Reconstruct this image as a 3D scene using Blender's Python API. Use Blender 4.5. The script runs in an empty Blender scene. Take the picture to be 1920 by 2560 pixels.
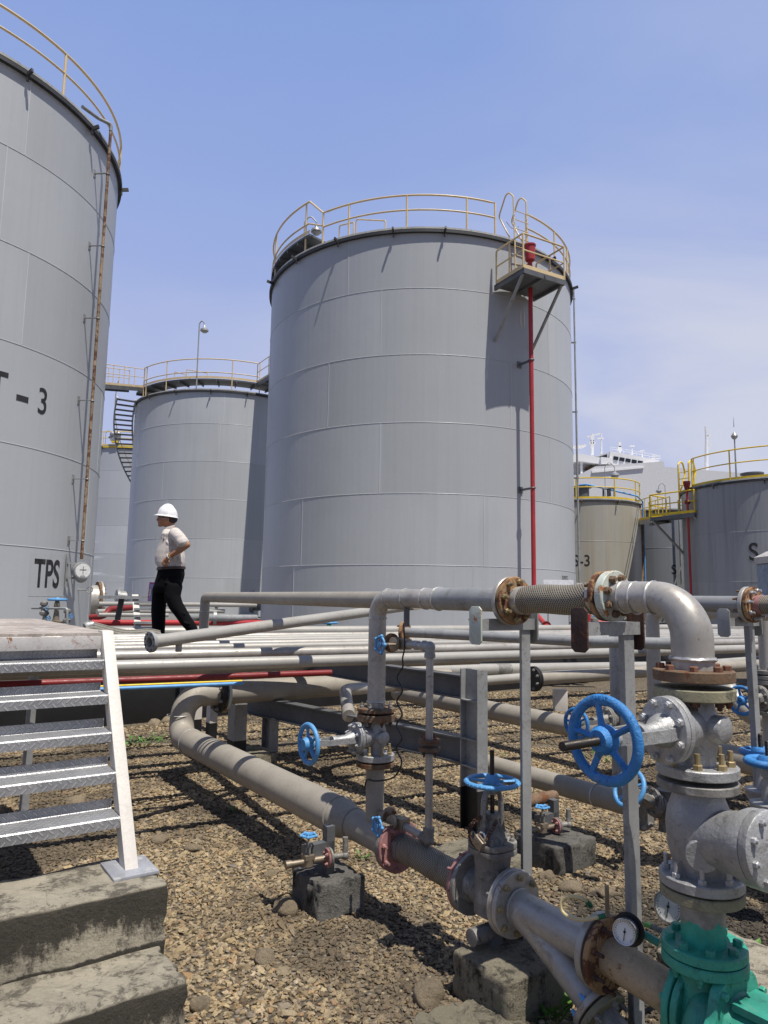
import bpy, bmesh, math, random
from mathutils import Vector, Matrix, noise
random.seed(7)
R_ = math.radians
scene = bpy.context.scene
col = scene.collection
V = Vector
# ------------------------------------------------------------------ camera model (real metres, eye 1.5 m above the gravel)
FPX, PIT, ROLL, ZC = 1750.0, R_(7.1), R_(.85), 1.5
_f = V((0, math.cos(PIT), math.sin(PIT))); _u0 = V((0, -math.sin(PIT), math.cos(PIT))); _r0 = V((1, 0, 0))
_R = _r0*math.cos(ROLL) + _u0*math.sin(ROLL); _U = _u0*math.cos(ROLL) - _r0*math.sin(ROLL)
def ray(x, y): return _f + _R*((x-960)/FPX) - _U*((y-1280)/FPX)
def PD(x, y, d): r = ray(x, y); r = r*(d/r.y); return V((r.x, r.y, r.z+ZC))          # survey point at distance d
def PZ(x, y, z): r = ray(x, y); t = (z-ZC)/r.z; return V((r.x*t, r.y*t, z))           # survey point at height z
UU = V((.5735, -.8192, 0)); VV = V((.8192, .5735, 0)); ZZ = V((0, 0, 1)); B0 = V((-.048, 3.676, 0))
def L(t, n=0., z=0.): return B0 + UU*t + VV*n + ZZ*z                                   # plant grid: along / across / up
def PN(x, y, n): r = ray(x, y); o = B0+VV*n-V((0,0,ZC)); t = o.dot(VV)/r.dot(VV); return r*t+V((0,0,ZC))
cd = bpy.data.cameras.new('camera'); cam = bpy.data.objects.new('camera', cd); col.objects.link(cam)
cd.sensor_fit = 'VERTICAL'; cd.sensor_height = 24; cd.lens = FPX/2560*24; cd.clip_end = 3000; cd.clip_start = .05
M = Matrix((_R, _U, -_f)).transposed().to_4x4(); M.translation = V((0, 0, ZC)); cam.matrix_world = M
scene.camera = cam

# ------------------------------------------------------------------ mesh builder
def frame(ax):
    a = V(ax).normalized(); h = V((0,0,1)) if abs(a.z) < .9 else V((1,0,0))
    x = h.cross(a).normalized(); return x, a.cross(x).normalized(), a
class MB:
    def __init__(s): s.v = []; s.f = []; s.mi = []; s.m = 0; s.tone = []; s.t = 0.5; s.X = None
    def add(s, vs, fs):
        b = len(s.v)
        s.v += [tuple(s.X @ V(p)) if s.X else tuple(p) for p in vs]
        for f in fs: s.f.append([b+i for i in f]); s.mi.append(s.m); s.tone.append(s.t)
        return s
    def box(s, c, sz, ax=None):
        c = V(c); ax = ax or (V((1,0,0)), V((0,1,0)), V((0,0,1))); e = [V(a).normalized()*(q/2) for a, q in zip(ax, sz)]
        vs = [c+e[0]*i+e[1]*j+e[2]*k for k in (-1,1) for j in (-1,1) for i in (-1,1)]
        return s.add(vs, [(0,2,3,1),(4,5,7,6),(0,1,5,4),(2,6,7,3),(0,4,6,2),(1,3,7,5)])
    def lathe(s, o, ax, prof, n=28, cap=True, ph=0.):
        x, y, a = frame(ax); o = V(o); vs = []; fs = []
        for (d, r) in prof:
            for i in range(n):
                q = 2*math.pi*i/n+ph; vs.append(o+a*d+x*(r*math.cos(q))+y*(r*math.sin(q)))
        for k in range(len(prof)-1):
            for i in range(n):
                j = (i+1) % n; fs.append((k*n+i, k*n+j, (k+1)*n+j, (k+1)*n+i))
        if cap:
            fs.append(tuple(reversed(range(n)))); b = (len(prof)-1)*n; fs.append(tuple(range(b, b+n)))
        return s.add(vs, fs)
    def cyl(s, a, b, r0, r1=None, n=20, cap=True):
        a, b = V(a), V(b); return s.lathe(a, b-a, [(0, r0), ((b-a).length, r0 if r1 is None else r1)], n, cap)
    def tube(s, pts, r, n=14, closed=False, cap=True, flat=1.0):
        pts = [V(p) for p in pts]; N = len(pts); rs = r if isinstance(r, (list, tuple)) else [r]*N
        tg = []
        for i in range(N):
            if closed: d = pts[(i+1) % N]-pts[i-1]
            else: d = pts[min(i+1, N-1)]-pts[max(i-1, 0)]
            tg.append(d.normalized() if d.length > 1e-9 else V((0,0,1)))
        x, y, _ = frame(tg[0]); vs = []; fs = []
        for i in range(N):
            if i: x = (x - tg[i]*x.dot(tg[i])).normalized(); y = tg[i].cross(x)
            for k in range(n):
                q = 2*math.pi*k/n; vs.append(pts[i]+x*(rs[i]*math.cos(q))+y*(rs[i]*flat*math.sin(q)))
        for i in range(N if closed else N-1):
            b = ((i+1) % N)*n
            for k in range(n): j = (k+1) % n; fs.append((i*n+k, i*n+j, b+j, b+k))
        if cap and not closed: fs.append(tuple(reversed(range(n)))); fs.append(tuple(range((N-1)*n, N*n)))
        return s.add(vs, fs)
    def torus(s, c, ax, R, r, n=32, m=8, flat=1.):
        x, y, a = frame(ax); c = V(c); vs = []; fs = []
        for i in range(n):
            q = 2*math.pi*i/n; d = x*math.cos(q)+y*math.sin(q)
            for k in range(m):
                w = 2*math.pi*k/m; vs.append(c+d*(R+r*math.cos(w))+a*(r*flat*math.sin(w)))
        for i in range(n):
            for k in range(m):
                fs.append((i*m+k, ((i+1)%n)*m+k, ((i+1)%n)*m+(k+1)%m, i*m+(k+1)%m))
        return s.add(vs, fs)
    def ball(s, c, r, n=16, m=10, ax=None, sc=(1,1,1)):
        ax = ax or (V((1,0,0)), V((0,1,0)), V((0,0,1))); c = V(c); vs = []; fs = []
        for j in range(m+1):
            w = math.pi*j/m
            for i in range(n):
                q = 2*math.pi*i/n
                vs.append(c+ax[0]*(r*sc[0]*math.sin(w)*math.cos(q))+ax[1]*(r*sc[1]*math.sin(w)*math.sin(q))+ax[2]*(r*sc[2]*math.cos(w)))
        for j in range(m):
            for i in range(n): k = (i+1) % n; fs.append((j*n+i, (j+1)*n+i, (j+1)*n+k, j*n+k))
        return s.add(vs, fs)
    def prism(s, poly, o, ax, ay, az, h):
        o, ax, ay, az = V(o), V(ax).normalized(), V(ay).normalized(), V(az).normalized(); n = len(poly)
        vs = [o+ax*p+ay*q for p, q in poly]+[o+ax*p+ay*q+az*h for p, q in poly]
        return s.add(vs, [tuple(reversed(range(n))), tuple(range(n, 2*n))]+[(i, (i+1)%n, n+(i+1)%n, n+i) for i in range(n)])
    def ibeam(s, a, b, h, w, tf=.011, tw=.008, up=None):
        a, b = V(a), V(b); d = (b-a); ln = d.length; d.normalize(); up = V(up or (0,0,1)); up = (up-d*up.dot(d)).normalized(); sd = d.cross(up); c = (a+b)/2
        s.box(c+up*(h/2-tf/2), (ln, w, tf), (d, sd, up)); s.box(c-up*(h/2-tf/2), (ln, w, tf), (d, sd, up)); return s.box(c, (ln, tw, h-2*tf), (d, sd, up))
def fillet(pts, R, n=8):
    pts = [V(p) for p in pts]; out = [pts[0]]
    for i in range(1, len(pts)-1):
        a = (pts[i-1]-pts[i]).normalized(); b = (pts[i+1]-pts[i]).normalized(); ang = a.angle(b)
        rr = R[i-1] if isinstance(R, (list, tuple)) else R
        t = rr/math.tan(ang/2); c = pts[i]+(a+b).normalized()*(rr/math.sin(ang/2)); p0 = pts[i]+a*t; p1 = pts[i]+b*t
        e0 = (p0-c).normalized(); e1 = (p1-c).normalized(); th = e0.angle(e1)
        for k in range(n+1):
            w = k/n; q = e0*(math.sin((1-w)*th)/math.sin(th))+e1*(math.sin(w*th)/math.sin(th)); out.append(c+q*rr)
    out.append(pts[-1]); return out
def densify(pts, st):
    out = [V(pts[0])]
    for a, b in zip(pts[:-1], pts[1:]):
        k = max(1, int((V(b)-V(a)).length/st))
        out += [V(a).lerp(V(b), i/k) for i in range(1, k+1)]
    return out
# ------------------------------------------------------------------ objects
def thing(name, label, cat, loc=(0,0,0), group=None):
    o = bpy.data.objects.new(name, None); o.empty_display_size = .1; col.objects.link(o); o.location = V(loc)
    o['label'] = label; o['category'] = cat
    if group: o['group'] = group
    return o
def origin(o):
    p = V((0,0,0))
    while o is not None: p += o.location; o = o.parent
    return p
def part(name, mb, mat, parent=None, smooth=38, bevel=0, loc=None, label=None, seg=2):
    base = origin(parent) if parent is not None else V((0,0,0))
    here = V(loc) if loc is not None else base
    me = bpy.data.meshes.new(name); me.from_pydata([tuple(V(p)-here) for p in mb.v], [], mb.f)
    mats = mat if isinstance(mat, (list, tuple)) else [mat]
    for m in mats: me.materials.append(m)
    me.polygons.foreach_set('material_index', [min(i, len(mats)-1) for i in mb.mi])
    if any(t != .5 for t in mb.tone):
        a = me.attributes.new('tone', 'FLOAT', 'FACE'); a.data.foreach_set('value', mb.tone)
    if bevel:
        bm = bmesh.new(); bm.from_mesh(me)
        bmesh.ops.remove_doubles(bm, verts=bm.verts, dist=1e-5)
        es = [e for e in bm.edges if len(e.link_faces) == 2 and e.calc_face_angle(0) > R_(40)]
        bmesh.ops.bevel(bm, geom=es, offset=bevel, segments=seg, affect='EDGES', profile=.6, clamp_overlap=True)
        bm.to_mesh(me); bm.free()
    if smooth:
        me.polygons.foreach_set('use_smooth', [True]*len(me.polygons)); me.set_sharp_from_angle(angle=R_(smooth))
    me.update()
    o = bpy.data.objects.new(name, me); col.objects.link(o)
    if parent is not None: o.parent = parent
    o.location = here-base
    if label: o['label'] = label
    return o
def single(name, mb, mat, label, cat, loc, group=None, **k):
    o = part(name, mb, mat, None, loc=loc, **k); o['label'] = label; o['category'] = cat
    if group: o['group'] = group
    return o
def setting(name, mb, mat, kind='structure', **k):
    o = part(name, mb, mat, None, **k); o['kind'] = kind; return o
def copy_tree(o, d, parent=None):
    c = o.copy(); col.objects.link(c); c.parent = parent
    if parent is None: c.location = o.location+V(d)
    for ch in o.children: copy_tree(ch, d, c)
    return c
_boltmesh = {}
def bolts(parent, c, ax, rad, n, br, h, mat, ph=0., stud=0., name='bolt', nut=True):
    """hexagon bolts on a flange face, each an object of its own"""
    x, y, a = frame(ax); key = (round(br,4), round(h,4), round(stud,4), mat.name)
    if key not in _boltmesh:
        mb = MB(); mb.lathe((0,0,0), (0,0,1), [(-.001, br), (h*.85, br), (h, br*.86)], 6)
        if stud: mb.cyl((0,0,h*.5), (0,0,h+stud), br*.56, n=10)
        o = part(name, mb, mat, None, smooth=25); _boltmesh[key] = o.data; bpy.data.objects.remove(o)
    base = origin(parent)
    for i in range(n):
        q = 2*math.pi*(i+.5)/n+ph; p = V(c)+x*(rad*math.cos(q))+y*(rad*math.sin(q))
        o = bpy.data.objects.new(name, _boltmesh[key]); col.objects.link(o); o.parent = parent
        o.location = p-base; o.rotation_mode = 'QUATERNION'
        o.rotation_quaternion = a.to_track_quat('Z', 'Y') @ Matrix.Rotation(i*1.3, 3, 'Z').to_quaternion()
def flange(parent, c, ax, R, th, mat, r_in=0., n=8, br=.011, bmat=None, gap=0., side=1, stud=.012, name='flange', ph=0., both=False, nseg=40):
    """one flange ring centred at c, bolts on its side facing +ax*side"""
    a = V(ax).normalized(); c = V(c); mb = MB()
    mb.lathe(c-a*th/2, a, [(0, R-.003), (.003, R), (th-.003, R), (th, R-.003)], nseg)
    f = part(name, mb, mat, parent, loc=c)
    if n:
        pr = R-br*1.75
        bolts(f, c+a*side*th/2, a*side, pr, n, br, br*1.15, bmat or mat, ph, stud)
        if both: bolts(f, c-a*side*th/2, -a*side, pr, n, br, br*1.15, bmat or mat, -ph, 0)
    return f
def weld(parent, c, ax, r, w, mat, n=40):
    x, y, a = frame(ax); mb = MB(); rnd = random.Random(int(abs(c[0]*977+c[2]*331)))
    pts = [V(c)+x*((r+.0008)*math.cos(q))+y*((r+.0008)*math.sin(q))+a*rnd.uniform(-.2,.2)*w for q in [2*math.pi*i/n for i in range(n)]]
    mb.tube(pts, [w*rnd.uniform(.75, 1.2) for _ in pts], 6, closed=True)
    return part('weld', mb, mat, parent)
# ------------------------------------------------------------------ materials (procedural)
def nt(name):
    m = bpy.data.materials.new(name); m.use_nodes = True; t = m.node_tree; t.nodes.clear()
    o = t.nodes.new('ShaderNodeOutputMaterial'); b = t.nodes.new('ShaderNodeBsdfPrincipled'); t.links.new(b.outputs[0], o.inputs[0])
    return m, t, b
def N(t, typ, **k):
    n = t.nodes.new('ShaderNode'+typ)
    for a, v in k.items():
        if a.startswith('i_'):
            key = a[2:]; key = int(key) if key.isdigit() else key.replace('_', ' ')
            n.inputs[key].default_value = v
        else: setattr(n, a, v)
    return n
def pos(t, sc=(1,1,1)):
    g = N(t, 'NewGeometry'); mp = N(t, 'Mapping'); mp.inputs['Scale'].default_value = sc; t.links.new(g.outputs['Position'], mp.inputs[0]); return mp.outputs[0]
def nz(t, sc, scale=1., det=5, rough=.6, dist=0.):
    n = N(t, 'TexNoise', i_Scale=scale, i_Detail=det, i_Roughness=rough, i_Distortion=dist); t.links.new(pos(t, sc), n.inputs['Vector']); return n.outputs['Fac']
def ramp(t, src, a, b, lo=0., hi=1.):
    r = N(t, 'MapRange', i_From_Min=a, i_From_Max=b, i_To_Min=lo, i_To_Max=hi); r.interpolation_type = 'SMOOTHSTEP'; t.links.new(src, r.inputs[0]); return r.outputs[0]
def mix(t, f, a, b, mode='MIX'):
    m = N(t, 'Mix', data_type='RGBA', blend_type=mode)
    if isinstance(f, (int, float)): m.inputs[0].default_value = f
    else: t.links.new(f, m.inputs[0])
    for i, q in ((6, a), (7, b)):
        if isinstance(q, (tuple, list)): m.inputs[i].default_value = (*q[:3], 1)
        else: t.links.new(q, m.inputs[i])
    return m.outputs[2]
def mul(t, a, b):
    m = N(t, 'Math', operation='MULTIPLY')
    for i, q in enumerate((a, b)):
        if isinstance(q, (int, float)): m.inputs[i].default_value = q
        else: t.links.new(q, m.inputs[i])
    return m.outputs[0]
def bump(t, b, h, st=.3, d=.01):
    n = N(t, 'Bump', i_Strength=st, i_Distance=d); t.links.new(h, n.inputs['Height']); t.links.new(n.outputs[0], b.inputs['Normal'])
def paint(name, base, rough=.45, metal=0., var=.12, rust=0., rustcol=(.16,.055,.018), grime=0., gcol=(.09,.08,.065), sc=1., bmp=.15, streak=0., spec=.5, drough=.12, rs=7., chalk=0.):
    """weathered paint: mottling, optional rust spots, grime, vertical streaks"""
    m, t, b = nt(name)
    big = nz(t, (1,1,1), 2.2*sc, 4, .6); fine = nz(t, (1,1,1), 38*sc, 4, .65)
    dk = tuple(c*(1-var) for c in base); lt = tuple(min(1, c*(1+var)) for c in base)
    c = mix(t, ramp(t, big, .3, .7), dk, lt)
    c = mix(t, ramp(t, fine, .35, .75, 0, .35), c, tuple(q*.72 for q in base))
    if streak:
        s = nz(t, (9,9,.22), 1.0, 5, .65); c = mix(t, mul(t, ramp(t, s, .48, .72), streak), c, tuple(q*.6 for q in base))
        s2 = nz(t, (4,4,.12), 1.0, 3, .5); c = mix(t, mul(t, ramp(t, s2, .5, .75), streak*.8), c, tuple(min(1,q*1.2) for q in base))
    if grime:
        g = nz(t, (1,1,1), 9*sc, 7, .75, .6); c = mix(t, mul(t, ramp(t, g, .52, .66), grime), c, gcol); gs = nz(t, (1,1,1), 70*sc, 3, .6); c = mix(t, mul(t, mul(t, ramp(t, gs, .6, .68), ramp(t, big, .4, .6)), grime), c, tuple(q*.5 for q in gcol))
    if chalk:
        g = nz(t, (1,1,1), 5*sc, 6, .7, .4); c = mix(t, mul(t, ramp(t, g, .55, .66), chalk), c, (.62,.6,.55))
    rg = ramp(t, fine, .2, .8, max(.05, rough-drough), min(1, rough+drough))
    if rust:
        r1 = nz(t, (1,1,1), rs*sc, 8, .72, .5); k = ramp(t, r1, .66-.3*rust, .72-.3*rust)
        r2 = nz(t, (1,1,1), 60*sc, 3, .6); rc = mix(t, r2, tuple(q*.55 for q in rustcol), tuple(min(1,q*1.7) for q in rustcol))
        c = mix(t, k, c, rc); rg = mix(t, k, rg, (.85,.85,.85))
        if metal: b_m = mix(t, k, (metal,)*3, (0,0,0)); t.links.new(b_m, b.inputs['Metallic'])
    elif metal: b.inputs['Metallic'].default_value = metal
    t.links.new(c, b.inputs['Base Color']); t.links.new(rg, b.inputs['Roughness']); b.inputs['Specular IOR Level'].default_value = spec
    if bmp: bump(t, b, fine, bmp, .004)
    return m
def plain(name, base, rough=.5, metal=0., spec=.5):
    m, t, b = nt(name); f = nz(t, (1,1,1), 20, 4, .6)
    t.links.new(mix(t, ramp(t, f, .3, .7), tuple(c*.88 for c in base), tuple(min(1, c*1.1) for c in base)), b.inputs['Base Color'])
    b.inputs['Roughness'].default_value = rough; b.inputs['Metallic'].default_value = metal; b.inputs['Specular IOR Level'].default_value = spec; return m
def tank_paint(name, base, streak=.25, stain=None, rough=.42, patch=0.):
    m, t, b = nt(name)
    at = N(t, 'Attribute', attribute_name='tone'); tone = at.outputs['Fac']
    c = mix(t, ramp(t, tone, 0, 1), tuple(q*.92 for q in base), tuple(min(1,q*1.06) for q in base)); c = mix(t, ramp(t, tone, 1.1, 2.0), c, tuple(min(1,q*1.45) for q in base))
    big = nz(t, (.5,.5,.35), 1., 5, .6); c = mix(t, ramp(t, big, .35, .7, 0, .5), c, tuple(q*.9 for q in base))
    s = nz(t, (3,3,.1), 1.6, 6, .66); c = mix(t, mul(t, ramp(t, s, .46, .74), streak), c, tuple(q*.66 for q in base))
    s3 = nz(t, (1.2,1.2,.06), 1.3, 4, .6); c = mix(t, mul(t, ramp(t, s3, .5, .75), streak*.7), c, tuple(min(1,q*1.16) for q in base))
    if stain:
        s2 = nz(t, (1.5,1.5,.05), 1.1, 5, .6); c = mix(t, ramp(t, s2, .45, .7, 0, .6), c, stain)
    if patch:
        p = nz(t, (.25,.25,1.3), 1.2, 5, .6); p2 = nz(t, (.12,.12,.12), 1., 2, .5); k = mul(t, ramp(t, p, .56, .66, 0, patch), ramp(t, p2, .45, .6)); c = mix(t, k, c, (.75,.77,.8))
    f = nz(t, (1,1,1), 30, 5, .7); c = mix(t, ramp(t, f, .55, .8, 0, .18), c, tuple(q*.55 for q in base))
    t.links.new(c, b.inputs['Base Color']); b.inputs['Roughness'].default_value = rough
    w = nz(t, (.6,.6,.8), 1., 3, .5); bump(t, b, w, .25, .03)
    return m
m_tank = tank_paint('tank grey paint', (.43,.446,.458), .16)
m_tank2 = tank_paint('tank grey paint far', (.46,.478,.488), .22)
m_tankB = tank_paint('tank pale paint', (.45,.47,.50), .12, patch=.75)
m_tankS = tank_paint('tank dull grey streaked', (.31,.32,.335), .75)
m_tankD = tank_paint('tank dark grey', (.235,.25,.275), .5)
m_tankY = tank_paint('tank stained beige', (.42,.40,.34), .45, stain=(.33,.27,.17))
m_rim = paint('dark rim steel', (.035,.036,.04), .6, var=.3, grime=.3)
m_roofc = paint('roof edge concrete grey', (.3,.3,.29), .8, var=.2, grime=.6, gcol=(.08,.075,.06))
m_cream = paint('cream rail paint', (.70,.54,.30), .5, var=.08, rust=.0, grime=.12)
m_yel = paint('yellow rail paint', (.78,.54,.02), .5, var=.1, grime=.12)
m_grey = paint('galvanised grey', (.33,.335,.33), .5, metal=.25, var=.2, grime=.5, gcol=(.14,.12,.10), sc=1.4, streak=.35)
m_dgrey = paint('dark grey steel', (.13,.135,.14), .5, metal=.2, var=.2, grime=.3)
m_silver = paint('aluminium pipe paint', (.45,.425,.385), .42, metal=.35, var=.16, grime=.45, gcol=(.2,.155,.10), sc=1.6, bmp=.12, rust=.1, rustcol=(.2,.1,.04))
m_white = paint('white pipe paint', (.39,.375,.34), .42, metal=.12, var=.09, grime=.34, gcol=(.3,.26,.2), sc=1.2, bmp=.1)
m_dusty = paint('dusty grey pipe paint', (.335,.305,.255), .6, metal=.1, var=.1, grime=.3, gcol=(.2,.16,.12), sc=2.5, bmp=.12)
m_band = plain('dark pipe band', (.16,.17,.18), .55)
m_mint = paint('pale mint flange', (.5,.54,.47), .55, var=.1, rust=.42, rustcol=(.33,.13,.03), sc=1.6, grime=.2)
m_rust = paint('rusted steel', (.17,.105,.06), .8, var=.35, rust=.42, rustcol=(.12,.045,.016), sc=2.6, bmp=.5, grime=.5, gcol=(.22,.2,.15))
m_rustd = paint('dark rusted plate', (.06,.03,.022), .75, var=.4, rust=.45, rustcol=(.13,.05,.02), sc=2, bmp=.4)
m_rustf = paint('rust orange flange', (.33,.19,.085), .78, var=.35, rust=.55, rustcol=(.10,.038,.018), sc=2.6, bmp=.4, grime=.45, gcol=(.36,.35,.29))
m_olive = paint('lichened flange', (.27,.25,.16), .75, var=.3, grime=.7, gcol=(.07,.06,.045), sc=2.2, bmp=.5)
m_cast = paint('cast aluminium paint', (.38,.38,.375), .46, metal=.4, var=.2, grime=.5, gcol=(.1,.095,.085), sc=2.4, bmp=.7, chalk=.2)
m_castd = paint('grimy cast steel', (.23,.22,.2), .6, metal=.25, var=.2, grime=.7, gcol=(.06,.055,.05), sc=2.4, bmp=.5, chalk=.3)
m_brass = paint('weathered brass', (.33,.27,.2), .5, metal=.6, var=.2, grime=.4, sc=4)
m_blue = paint('blue handwheel paint', (.035,.21,.52), .5, var=.2, grime=.6, gcol=(.012,.05,.13), sc=3.4, bmp=.9, rust=.12, rustcol=(.12,.07,.04), chalk=.12)
m_blue2 = paint('faded blue handwheel paint', (.09,.31,.60), .45, var=.1, grime=.22, gcol=(.4,.32,.22), sc=5, bmp=.4)
m_bluep = plain('light blue pipe', (.12,.35,.7), .45)
m_stem = paint('greased screw stem', (.05,.045,.04), .42, metal=.7, var=.2)
m_green = paint('teal pump paint', (.035,.29,.205), .48, var=.28, grime=.6, gcol=(.012,.09,.068), sc=2.5, bmp=.3, chalk=.06)
m_greenb = paint('green bolt paint', (.07,.28,.12), .5, var=.3, grime=.4, sc=4)
m_pink = paint('pinkish primer', (.34,.17,.16), .6, var=.2, rust=.4, grime=.5, gcol=(.06,.045,.04), sc=3, bmp=.3)
m_red = paint('red fire pipe', (.42,.03,.035), .45, var=.15, grime=.15)
m_redd = paint('dark red pipe', (.20,.014,.014), .5, var=.15, grime=.2)
m_black = paint('black bitumen', (.012,.012,.013), .55, var=.3)
m_blk = plain('black rubber', (.015,.015,.015), .5)
m_bolt = paint('brass coloured bolt', (.36,.28,.15), .5, metal=.5, var=.25, grime=.4, sc=6)
m_bolts = paint('silver bolt', (.5,.5,.5), .45, metal=.5, var=.15, grime=.2, sc=6)
m_boltr = paint('rusty bolt', (.18,.08,.045), .75, var=.35, sc=6, rust=.4)
m_weld = paint('weld bead', (.5,.5,.49), .4, metal=.5, var=.3, sc=8)
m_tread = paint('chequer plate steel', (.42,.43,.45), .42, metal=.5, var=.16, grime=.3, gcol=(.2,.13,.1), sc=3, bmp=.2, chalk=.25)
m_whitep = paint('white stringer paint', (.62,.585,.53), .55, var=.06, grime=.16, gcol=(.3,.25,.2), sc=3)
m_foot = paint('grey foot plate', (.33,.34,.37), .6, var=.3, chalk=.5, grime=.4, sc=3)
m_ink = paint('black stencil paint', (.018,.018,.02), .6, var=.4, chalk=.05)
m_face = plain('gauge dial', (.72,.72,.68), .35)
m_paperw = plain('white board', (.8,.8,.82), .5)
m_chrome = plain('chrome bezel', (.6,.6,.6), .2, 1.)
m_cable = plain('cream cable', (.6,.5,.27), .5)
m_gtape = plain('green tape', (.02,.16,.07), .5)
m_lime = plain('lime green lever', (.2,.5,.12), .5)
m_ship = paint('ship white', (.84,.84,.84), .5, var=.04)
m_shipg = paint('ship pale grey', (.64,.64,.65), .55, var=.05)
m_glass = plain('dark glass', (.02,.025,.035), .12)
m_hose = plain('grey lay-flat hose', (.24,.225,.19), .85)
m_cabb = paint('blue grey cabinet', (.22,.28,.36), .6, var=.25, chalk=.4, sc=3)
# concrete
def concrete(name, base, dark, kd=.6, moss=0., sc=1., zb=()):
    m, t, b = nt(name)
    a = nz(t, (1,1,1), 4*sc, 10, .72, .3); d = nz(t, (1,1,.8), 5*sc, 14, .82, .15); f = nz(t, (1,1,1), 55*sc, 6, .75); s = nz(t, (14,14,1.3), 1*sc, 8, .7)
    c = mix(t, ramp(t, a, .3, .7), tuple(q*.8 for q in base), tuple(min(1,q*1.15) for q in base))
    c = mix(t, ramp(t, f, .55, .72, 0, .35), c, tuple(q*.5 for q in base))
    g = N(t, 'NewGeometry'); sx = N(t, 'SeparateXYZ'); t.links.new(g.outputs['Normal'], sx.inputs[0]); ps = N(t, 'SeparateXYZ'); t.links.new(g.outputs['Position'], ps.inputs[0])
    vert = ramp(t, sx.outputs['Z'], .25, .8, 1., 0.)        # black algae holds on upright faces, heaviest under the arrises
    th = N(t, 'Math', operation='MULTIPLY_ADD'); t.links.new(s, th.inputs[0]); th.inputs[1].default_value = .28; t.links.new(d, th.inputs[2])
    k = th.outputs[0]
    for z0, z1 in zb:
        bnd = mul(t, ramp(t, ps.outputs['Z'], z0, z1, 0, .20), ramp(t, ps.outputs['Z'], z1-.004, z1+.012, 1, 0)); ad = N(t, 'Math', operation='ADD'); t.links.new(k, ad.inputs[0]); t.links.new(bnd, ad.inputs[1]); k = ad.outputs[0]
    lo = .76-.14*kd
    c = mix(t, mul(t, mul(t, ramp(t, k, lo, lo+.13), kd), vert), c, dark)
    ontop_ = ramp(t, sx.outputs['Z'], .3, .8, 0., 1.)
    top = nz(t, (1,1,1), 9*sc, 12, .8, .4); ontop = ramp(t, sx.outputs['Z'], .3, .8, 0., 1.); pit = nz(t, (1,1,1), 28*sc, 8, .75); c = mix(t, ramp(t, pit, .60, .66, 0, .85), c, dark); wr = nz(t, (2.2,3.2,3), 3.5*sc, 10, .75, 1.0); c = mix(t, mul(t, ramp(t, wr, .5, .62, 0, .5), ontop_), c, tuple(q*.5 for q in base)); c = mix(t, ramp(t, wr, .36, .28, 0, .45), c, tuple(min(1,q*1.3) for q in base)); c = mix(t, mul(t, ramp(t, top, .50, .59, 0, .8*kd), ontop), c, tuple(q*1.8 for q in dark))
    if moss: mo = nz(t, (1,1,1), 5, 8, .75); c = mix(t, mul(t, ramp(t, mo, .55, .7), moss), c, (.13,.13,.05))
    crack = N(t, 'TexVoronoi', feature='DISTANCE_TO_EDGE', i_Scale=5.5*sc); dn = nz(t, (1,1,1), 9, 8, .75)
    va = N(t, 'VectorMath', operation='SCALE'); t.links.new(pos(t), va.inputs[0]); t.links.new(ramp(t, dn, .2, .8, .92, 1.08), va.inputs['Scale']); t.links.new(va.outputs[0], crack.inputs['Vector'])
    c = mix(t, mul(t, ramp(t, crack.outputs['Distance'], 0, .009, .6, 0), ramp(t, a, .45, .6)), c, dark)
    t.links.new(c, b.inputs['Base Color']); b.inputs['Roughness'].default_value = .92
    h = N(t, 'Math', operation='ADD'); t.links.new(mul(t, f, .5), h.inputs[0]); t.links.new(d, h.inputs[1]); bump(t, b, h.outputs[0], 1., .035)
    return m
m_conc = concrete('weathered concrete', (.56,.50,.38), (.035,.03,.022), .92, .3, zb=((.30,.5),(.12,.31)))
m_concb = concrete('grey plinth concrete', (.30,.265,.19), (.02,.018,.013), 1., .4)
m_pad = concrete('yard concrete', (.19,.18,.165), (.1,.09,.08), .3)
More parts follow.
